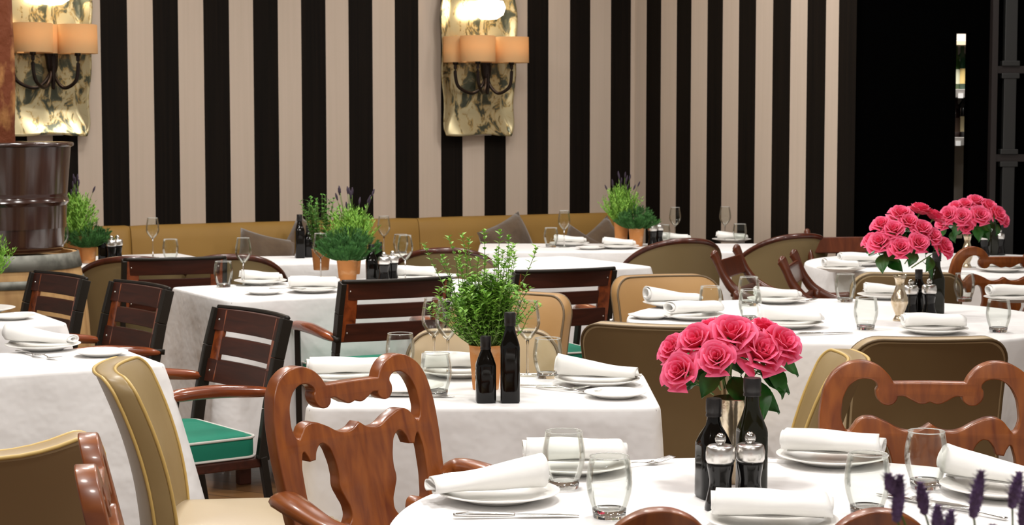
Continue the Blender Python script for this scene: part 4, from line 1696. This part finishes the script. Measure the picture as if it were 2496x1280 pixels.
def rose_bm(seed, npet=26):
    rnd = random.Random(seed)
    bm = new_bm()
    col = bm.verts.layers.float_color.new('tone')
    ga = math.radians(137.5)
    for k in range(npet):
        f = k / (npet - 1)
        a0 = ga * k + rnd.uniform(-0.25, 0.25)
        r1 = 0.0035 + 0.031 * f ** 0.85                 # radius at mid height
        hh = 0.030 + 0.010 * math.sin(f * PI) - 0.012 * f ** 2 + rnd.uniform(-0.0015, 0.0015)
        z0 = -0.012 * f
        span = (1.9 - 0.85 * f) * rnd.uniform(0.9, 1.1)
        curl = 0.002 + 0.013 * f ** 1.2
        nu, nv = 9, 7
        g = []
        for j in range(nv + 1):
            v = j / nv
            row = []
            for i in range(nu + 1):
                u = -1 + 2 * i / nu
                wv = math.sin(min(v * 1.7, 1) * PI / 2) ** 0.7
                ang = a0 + u * span / 2 * (0.35 + 0.65 * wv)
                edge = 1 - 0.22 * abs(u) ** 2.6
                R = r1 * (0.25 + 0.75 * math.sin(min(v * 1.25, 1) * PI / 2)) * (1 + 0.04 * math.sin(3 * u + k))
                c = max(0, v - 0.66) / 0.34
                R += curl * c ** 1.6 + 0.0022 * (u ** 2) * f
                z = z0 + hh * (v * edge - 0.30 * c ** 2 * (0.3 + f) * 0.6) + 0.0008 * math.sin(6 * u + k)
                R += 0.0010 * (1 if k % 2 else -1) * u
                vt = bm.verts.new((R * math.cos(ang), R * math.sin(ang), z))
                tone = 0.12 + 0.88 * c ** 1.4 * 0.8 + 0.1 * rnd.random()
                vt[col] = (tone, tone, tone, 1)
                row.append(vt)
            g.append(row)
        for j in range(nv):
            for i in range(nu):
                bm.faces.new((g[j][i], g[j][i + 1], g[j + 1][i + 1], g[j + 1][i]))
    # heart
    return bm


def mk_rose(seed):
    def make():
        r = thing('rose', '', 'flower')
        bm = rose_bm(seed)
        me = D.meshes.new('bloom')
        bm.to_mesh(me)
        bm.free()
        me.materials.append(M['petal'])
        me.polygons.foreach_set('use_smooth', [True] * len(me.polygons))
        o = D.objects.new('bloom', me)
        COL.objects.link(o)
        o.parent = r
        rnd = random.Random(seed + 7)
        bm = new_bm()
        sweep(bm, [(0, 0, -0.002), (0.002, 0.001, -0.03), (0, 0, -0.145)], 0.0022, 7, 4)
        sweep(bm, [(0, 0, 0.0), (0, 0, -0.008), (0, 0, -0.017)], [0.010, 0.007, 0.002], 8, 3)
        for k in range(5):
            a = k * 2 * PI / 5
            leafq(bm, (0, 0, -0.010), (math.cos(a), math.sin(a), 0.35), (0, 0, 1), 0.026, 0.008, 0.1, 0.3)
        obj('stem', bm, M['stem'], r)
        for k in range(4):
            a = rnd.uniform(0, 2 * PI)
            zz = -0.040 - 0.018 * k
            bm = new_bm()
            d = Vector((math.cos(a), math.sin(a), 0.15)).normalized()
            s = d.cross(Vector((0, 0, 1))).normalized()
            L = rnd.uniform(0.050, 0.070); W = L * 0.70
            n = 8
            rows = []
            for i in range(n + 1):
                f = i / n
                wd = W / 2 * math.sin(PI * min(1, f ** 0.8)) * (1 + 0.04 * (i % 2))
                c = Vector((0, 0, zz)) + d * (0.012 + L * f) + Vector((0, 0, -0.030 * f * f))
                rows.append([bm.verts.new(c + s * wd * q + Vector((0, 0, 0.006 * abs(q)))) for q in (-1, -0.5, 0, 0.5, 1)])
            for A, B in zip(rows, rows[1:]):
                for i in range(4):
                    bm.faces.new((A[i], A[i + 1], B[i + 1], B[i]))
            sweep(bm, [(0, 0, zz), tuple(Vector((0, 0, zz)) + d * 0.013)], 0.001, 5, 1)
            obj('leaf', bm, M['leaf_rose'], r)
        return r
    return make


def bouquet(vase_top, blooms, group, where, down=0.03, grow=1.15):
    """blooms: (px, py, dy, diameter in metres, label)"""
    for k, (px, py, dy, dia, lab) in enumerate(blooms):
        p = atd(px, py, vase_top.y + dy)
        base = Vector((vase_top.x, vase_top.y, vase_top.z - down))
        d = (p - base)
        face_d = (d.normalized() + Vector((0, -0.55 if dy < 0.02 else -0.15, -0.02))).normalized()
        q = face_d.to_track_quat('Z', 'Y').to_euler()
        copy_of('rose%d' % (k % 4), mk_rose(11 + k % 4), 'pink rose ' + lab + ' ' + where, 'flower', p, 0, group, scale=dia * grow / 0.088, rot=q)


# ------------------------------------------------------------------ placing tableware
Z0 = TZ + 0.0006
GT = 'tumblers'; GW = 'wine glasses'; GP = 'dinner plates'; GB = 'bread plates'; GN = 'white napkins'; GF = 'forks'; GK = 'table knives'; GM = 'pepper and salt mills'; GO = 'oil and vinegar bottles'


def tumbler(px, py, lab):
    p = at(px, py, Z0)
    return copy_of('tumbler', make_tumbler, 'clear tumbler ' + lab, 'glass', p, 0, GT)


def wine(px, py, lab):
    p = at(px, py, Z0)
    return copy_of('wine', make_wineglass, 'clear wine glass ' + lab, 'glass', p, 0, GW)


def plate(px, py, lab, nap=None, nrot=0.0, nlab=None, noff=(0, 0)):
    p = at(px, py, Z0)
    copy_of('plate', make_plate, 'white dinner plate ' + lab, 'plate', p, 0, GP)
    if nap:
        q = p + Vector((noff[0], noff[1], 0.0095 if nap != 'roll' else 0.0105))
        q.z = p.z + 0.021
        copy_of('nap_' + nap, NAP[nap], 'white folded napkin ' + (nlab or lab), 'napkin', q, nrot, GN)
    return p


def bread(px, py, lab):
    return copy_of('bread', make_bread, 'small white bread plate ' + lab, 'plate', at(px, py, Z0), 0, GB)


def fork(px, py, rz, lab, dz=0.0):
    return copy_of('fork', make_fork, 'steel fork ' + lab, 'fork', at(px, py, Z0 + dz), rz, GF)


def knife(px, py, rz, lab, dz=0.0):
    return copy_of('knife', make_knife, 'steel table knife ' + lab, 'knife', at(px, py, Z0 + dz), rz, GK)


def mill(px, py, lab):
    return copy_of('mill', make_mill, 'black pepper mill with steel cap ' + lab, 'mill', at(px, py, Z0), 0, GM)


def bottle(kind, px, py, lab, rz=0.0):
    mk = {'vinegar': mk_bottle(0.188, 0.030, 'bottle', 5, 0.58, 0.0125), 'short': mk_bottle(0.168, 0.0255, 'bottle', 5, 0.60, 0.0115), 'tall': mk_bottle(0.228, 0.0245, 'bottle', 7, 0.66), 'olive': mk_bottle(0.228, 0.0265, 'bottle_green', 5, 0.60, 0.014)}[kind]
    return copy_of('bottle_' + kind, mk, lab, 'bottle', at(px, py, Z0), rz, GO)


# --- front table
ft = 'on the front table'
plate(1215, 1218, 'nearest us at the left of the front table', 'roll', 0.25 + PI, None, (-0.02, 0.0))
plate(1400, 1148, 'behind the two tumblers of the front table', 'wide', 0.05)
plate(2028, 1128, 'right of the mills on the front table', 'wide', -0.28)
plate(2440, 1205, 'cut by the right edge on the front table', 'roll', -0.55, None, (0.0, 0.02))
plate(1880, 1288, 'in front of the mills at the bottom edge', 'wide', -0.10)
tumbler(1485, 1262, 'nearest, front left of the front table')
tumbler(1374, 1190, 'just behind the nearest one, left on the front table')
tumbler(2113, 1255, 'behind the lavender sprigs on the front table')
tumbler(2256, 1190, 'in front of the carved chair on the front table')
knife(1255, 1262, -1.50, 'below the nearest plate of the front table')
fork(1195, 1154, -1.25, 'at the far left rim of the front table')
fork(1545, 1138, -1.0, 'behind the nearest tumbler on the front table')
fork(1895, 1128, 1.2, 'just right of the mills on the front table')
knife(2260, 1230, 0.75, 'under the lavender sprigs, left of the right edge plate')
fork(2335, 1248, 0.75, 'beside the right edge plate of the front table')
mill(1755, 1242, 'on the front table, left of two')
mill(1827, 1238, 'on the front table, right of two')
bottle('vinegar', 1738, 1212, 'short dark square bottle left behind the mills of the front table', 0.3)
bottle('olive', 1831, 1214, 'tall dark green bottle behind the mills of the front table', 0.2)
vp = at(1786, 1172, Z0)
vs = thing('flower_vase', 'gold glass cylinder vase holding the nearest pink roses', 'vase', vp)
bm = new_bm()
lathe(bm, [(0, 0), (0.038, 0), (0.040, 0.003), (0.041, 0.165), (0.0395, 0.166), (0.038, 0.006), (0, 0.006)], 36)
obj('body', bm, M['gold_glass'], vs, autos=50)
vt = vp + Vector((0, 0, 0.165))
bouquet(vt, [(1662, 908, -0.065, 0.072, 'lowest at the left'), (1748, 876, -0.085, 0.068, 'in the lower middle'), (1852, 866, -0.045, 0.092, 'largest at the lower right'),
             (1785, 822, -0.04, 0.088, 'at the top centre'), (1700, 838, -0.03, 0.078, 'at the upper left'), (1646, 855, -0.01, 0.064, 'at the far left'),
             (1903, 842, -0.03, 0.076, 'at the far right'), (1862, 808, 0.02, 0.064, 'at the upper right'), (1735, 806, 0.03, 0.062, 'at the back left')],
        'roses of the nearest bouquet', 'of the nearest bouquet')
# --- middle table
mt_ = 'on the middle table'
potted('tall leafy green herb in a terracotta pot on the middle table', at(1184, 948, Z0), 0.046, 0.118, 'oregano', 21)
bottle('short', 1184, 980, 'short black bottle on the middle table, in front of the tall herb', 0.1)
bottle('tall', 1243, 980, 'tall black square bottle on the middle table, in front of the tall herb', 0.05)
tumbler(1063, 966, 'nearest on the middle table, left of the black bottles')
tumbler(976, 908, 'at the left of the middle table, above the carved chair')
tumbler(1335, 922, 'on the middle table, right of the black bottles')
wine(1058, 905, 'on the middle table, farther of two left of the herb')
wine(1092, 912, 'on the middle table, nearer of two left of the herb')
wine(1286, 915, 'right behind the tall black bottle of the middle table')
plate(975, 955, 'on the middle table, behind the carved chair top', None)
plate(842, 930, 'at the left end of the middle table', 'wide', 0.15)
plate(1120, 916, 'at the back of the middle table behind the herb pot', 'wide', 0.0)
plate(1455, 938, 'at the right end of the middle table', 'roll', -0.12, None, (0, 0))
bread(1500, 968, 'at the front right of the middle table')
fork(1385, 955, -2.2, 'left of the bread plate on the middle table')
fork(1350, 948, -2.0, 'beside the right end tumbler of the middle table')
knife(1000, 968, -1.6, 'behind the carved chair top on the middle table')
# --- left tables
plate(105, 852, 'at the left front table', 'roll', -0.18, None, (-0.01, 0))
bread(247, 867, 'on the left front table beside the row of slatted chairs')
fork(72, 866, -2.5, 'nearer of two beside the left front plate')
fork(105, 872, -2.4, 'farther of two beside the left front plate')
bread(30, 778, 'on the table in front of the oak barrel')
plate(-40, 762, 'at the left edge on the barrel side table', None)
potted('lavender pot at the left edge beside the drum', at(-38, 766, Z0) + Vector((0, 0, 0.021)), 0.042, 0.10, 'lavender', 33)
# --- rosemary table
tumbler(545, 700, 'at the left end of the rosemary table')
wine(594, 697, 'left of the napkins on the rosemary table')
wine(782, 682, 'just left of the rosemary pot')
wine(988, 688, 'right of the dark bottles on the rosemary table')
plate(635, 693, 'behind the wine glass on the rosemary table', 'small', 0.15)
plate(765, 712, 'in the middle of the rosemary table, left of the slatted chair', 'wide', 0.05)
bread(644, 717, 'at the near edge of the rosemary table')
fork(700, 708, -2.2, 'nearer of two between the plates of the rosemary table')
fork(690, 700, -2.2, 'farther of two between the plates of the rosemary table')
plate(1005, 684, 'at the right of the rosemary table', 'wide', 0.05)
bread(1080, 678, 'at the right end of the rosemary table')
potted('dark green rosemary in a terracotta pot left of the slatted chair', at(847, 686, Z0), 0.050, 0.098, 'rosemary', 41, 1.15)
potted('bright lavender with dark spikes behind the rosemary pot', at(858, 668, Z0), 0.048, 0.10, 'lavender', 42, 1.22)
potted('light green mint left behind the rosemary pot', at(783, 658, Z0), 0.048, 0.10, 'mint', 43, 1.5)
bottle('short', 906, 688, 'dark square bottle right of the rosemary pot', 0.2)
bottle('short', 925, 680, 'dark square bottle second right of the rosemary pot', 0.1)
mill(936, 692, 'right of the rosemary pot, left of two')
mill(957, 688, 'right of the rosemary pot, right of two')
# --- table with tall bottle
bottle('tall', 731, 629, 'tall dark bottle in front of the brown cushion, left of two', 0.3)
bottle('short', 752, 627, 'dark bottle right behind the tall bottle, in front of the brown cushion', 0.1)
wine(936, 622, 'in front of the banquette, right of the bright lavender')
tumbler(977, 622, 'in front of the banquette beside the lavender')
bread(990, 628, 'in front of the banquette right of the lavender')
# --- far left table
potted('lavender in a terracotta pot beside the brown drum', at(185, 641, Z0), 0.044, 0.135, 'lavender', 51, 1.2)
potted('rosemary in a terracotta pot right of the brown drum', at(216, 641, Z0), 0.044, 0.085, 'rosemary', 52, 0.95)
wine(152, 648, 'behind the oak barrel beside the drum')
wine(373, 628, 'against the mustard banquette at the left')
tumbler(416, 636, 'against the mustard banquette, right of a wine glass')
bottle('short', 252, 640, 'dark bottle behind the mills beside the left rosemary', 0.2)
mill(272, 642, 'beside the left rosemary, left of two')
mill(287, 640, 'beside the left rosemary, right of two')
# --- long far table
tumbler(1343, 603, 'leftmost on the far table at the banquette')
wine(1375, 603, 'at the left of the far table by the banquette')
wine(1506, 592, 'in front of the far terracotta pots')
wine(1645, 592, 'right of the far pots, before a black stripe')
wine(1767, 590, 'rightmost on the far table')
tumbler(1803, 592, 'rightmost on the far table')
tumbler(1617, 594, 'just right of the far mills')
plate(1388, 599, 'behind the left glasses of the far table', 'small', 0.1)
bread(1438, 608, 'on the near edge of the far table')
plate(1508, 606, 'in front of the far pots', 'small', -0.05)
plate(1643, 592, 'under the wine glass right of the far mills', 'small', 0.1)
plate(1783, 590, 'at the right end of the far table', 'small', -0.1)
potted('lavender in a terracotta pot at the corner of the striped walls', at(1514, 597, Z0), 0.044, 0.13, 'lavender', 61, 1.15)
potted('rosemary in a terracotta pot at the corner of the striped walls', at(1551, 600, Z0), 0.047, 0.105, 'rosemary', 62, 0.98)
mill(1590, 600, 'beside the far rosemary, left of two')
mill(1606, 598, 'beside the far rosemary, right of two')
# --- big right table
tumbler(1731, 772, 'among the folded napkins of the big right table')
tumbler(1828, 782, 'nearer of the two at the left of the big right table')
tumbler(1825, 745, 'farther of the two at the left of the big right table')
tumbler(2060, 736, 'left of the big bouquet on the big right table')
tumbler(2110, 804, 'front left of the big bouquet on the big right table')
tumbler(2350, 735, 'right behind the big bouquet on the big right table')
tumbler(2433, 810, 'at the near right of the big right table')
plate(1690, 778, 'at the left of the big right table', 'wide', 0.45)
plate(1640, 748, 'at the back left of the big right table', 'roll', 0.35)
bread(1585, 776, 'at the left edge of the big right table')
plate(1893, 738, 'at the back of the big right table, left', 'small', 0.1)
plate(1925, 798, 'at the near left of the big right table', 'roll', 0.05)
plate(2160, 728, 'behind the big bouquet', 'small', 0.0)
plate(2275, 812, 'in front of the mills of the big right table', 'wide', -0.02)
plate(2470, 735, 'at the right edge of the big right table', 'wide', 0.1)
fork(1945, 738, -1.0, 'at the back left of the big right table')
knife(2005, 816, -1.2, 'beside the near left plate of the big right table')
mill(2219, 775, 'under the big bouquet, left of two')
mill(2264, 773, 'under the big bouquet, right of two')
bottle('short', 2238, 768, 'short black bottle between the mills under the big bouquet', 0.3)
bottle('olive', 2281, 764, 'tall dark green bottle under the big bouquet', 0.2)
vp = at(2192, 782, Z0)


def make_vase():
    v = thing('flower_vase', '', 'vase')
    bm = new_bm()
    lathe(bm, [(0, 0), (0.022, 0), (0.024, 0.003), (0.018, 0.012), (0.014, 0.022), (0.024, 0.045), (0.031, 0.065), (0.030, 0.082), (0.020, 0.105), (0.0145, 0.125), (0.017, 0.145), (0.026, 0.165), (0.0245, 0.166), (0.015, 0.146), (0.012, 0.125), (0, 0.12)], 36)
    obj('body', bm, M['gold_glass'], v)
    return v


copy_of('vase', make_vase, 'mercury glass vase with narrow neck on the big right table', 'vase', vp)
vt = vp + Vector((0, 0, 0.165))
bouquet(vt, [(2195, 606, -0.10, 0.068, 'with open spiral, lowest in the middle'), (2238, 594, -0.10, 0.064, 'lower right of the middle'), (2145, 592, -0.06, 0.070, 'low at the left'),
             (2297, 604, -0.04, 0.070, 'lowest at the right'), (2271, 577, -0.06, 0.062, 'at the right'), (2246, 560, -0.06, 0.066, 'right of the centre'),
             (2178, 562, -0.06, 0.064, 'left of the centre'), (2150, 550, -0.03, 0.060, 'at the upper left'), (2195, 527, 0.0, 0.074, 'high left'),
             (2243, 514, 0.03, 0.066, 'topmost'), (2277, 530, 0.03, 0.062, 'high right'), (2215, 545, -0.04, 0.064, 'in the centre'), (2124, 588, -0.01, 0.054, 'farthest left')],
        'roses of the big bouquet', 'of the big right table bouquet', grow=1.3)
# --- far right table
mill(2399, 624, 'on the far right table, left of two')
mill(2437, 622, 'on the far right table, right of two')
bottle('olive', 2420, 622, 'dark bottle between the far right mills', 0.3)
plate(2095, 648, 'at the left of the far right table', 'wide', 0.12)
plate(2050, 662, 'at the left rim of the far right table', 'small', 0.2)
plate(2440, 662, 'behind the dark carved chair', 'wide', 0.0)
vp = at(2357, 652, Z0)
copy_of('vase', make_vase, 'mercury glass vase with narrow neck on the far right table', 'vase', vp)
vt = vp + Vector((0, 0, 0.165))
bouquet(vt, [(2313, 526, -0.08, 0.084, 'at the left'), (2345, 530, -0.10, 0.082, 'lower left of centre'), (2388, 527, -0.10, 0.090, 'largest in the centre'), (2430, 524, -0.06, 0.086, 'at the right'),
             (2353, 503, -0.02, 0.080, 'upper left'), (2378, 493, 0.0, 0.078, 'topmost'), (2409, 505, -0.02, 0.080, 'upper right'), (2300, 543, -0.04, 0.070, 'lowest at the left'),
             (2355, 553, -0.08, 0.064, 'lowest in the middle'), (2444, 536, -0.03, 0.068, 'farthest right'), (2330, 508, -0.02, 0.074, 'high at the left')],
        'roses of the far bouquet', 'of the far right bouquet', grow=1.2)

# --- nearest lavender, blurred, on a small table below the frame
rect_table((0.72, 1.33), 0.36, 0.34, 0, 'in the near foreground under the lavender sprigs', 77, drop=0.4)
lp = Vector((0.43, 1.56, Z0))
t = thing('potted_lavender', 'lavender with purple flower heads, blurred at the bottom right corner', 'plant', lp)
obj('pot', make_terracotta(0.055, 0.11), M['terra'], t, autos=50)
bm = new_bm()
lathe(bm, [(0, 0.104), (0.049, 0.102), (0.048, 0.0975), (0, 0.0975)], 24)
obj('soil', bm, M['soil'], t)
rnd = random.Random(5)
sm = new_bm(); lf = new_bm()
heads = [(2190, 1215, 0.0, 0.034, 0.1), (2170, 1180, 0.0, 0.012, -0.3), (2248, 1215, 0.04, 0.022, -0.15), (2382, 1205, -0.02, 0.034, 0.2), (2476, 1195, 0.03, 0.026, 0.25), (2285, 1272, 0.0, 0.022, 0.0), (2312, 1285, 0.02, 0.024, 0.2), (2498, 1240, -0.03, 0.03, 0.1),
         (2420, 1330, 0.02, 0.03, 0), (2230, 1340, -0.02, 0.03, 0)]
for px, py, dy, L, tl in heads:
    c = atd(px, py, lp.y + dy) - lp
    d = Vector((tl, 0.1, 1)).normalized()
    a = c - d * L / 2; b = c + d * L / 2
    root = Vector((c.x * 0.15, c.y * 0.15, 0.10))
    sweep(sm, [root, root.lerp(a, 0.5) + Vector((0.006, 0, 0.01)), a, b], 0.0010, 6, 5)
    fm = new_bm()
    nn = max(4, int(L / 0.0042))
    for k in range(nn):
        f = k / (nn - 1)
        q = a.lerp(b, f)
        R = 0.0075 * (0.55 + 0.6 * math.sin(PI * min(1, 0.15 + f * 0.85)))
        for m_ in range(7):
            aa = m_ * 0.9 + k * 0.6
            leafq(fm, q, (math.cos(aa), math.sin(aa), 0.75), (0, 0, 1), R * 1.5, 0.0034, 0.3, 0)
        bmesh.ops.create_icosphere(fm, subdivisions=1, radius=R * 0.72, matrix=Matrix.Translation(q))
    obj('flower_head', fm, M['lav'], t, smooth=False)
obj('stems', sm, M['stem'], t)
for k in range(160):
    a = rnd.uniform(0, 2 * PI)
    el = abs(rnd.gauss(0, 0.5))
    d = Vector((math.sin(el) * math.cos(a), math.sin(el) * math.sin(a), math.cos(el)))
    q = Vector((0.03 * math.cos(a), 0.03 * math.sin(a), 0.10)) + d * rnd.uniform(0.0, 0.10)
    leafq(lf, q, d + Vector((0, 0, 0.3)), (math.cos(a), math.sin(a), 0), 0.035, 0.004, 0.1)
obj('foliage', lf, M['leaf_mid'], t, smooth=False)
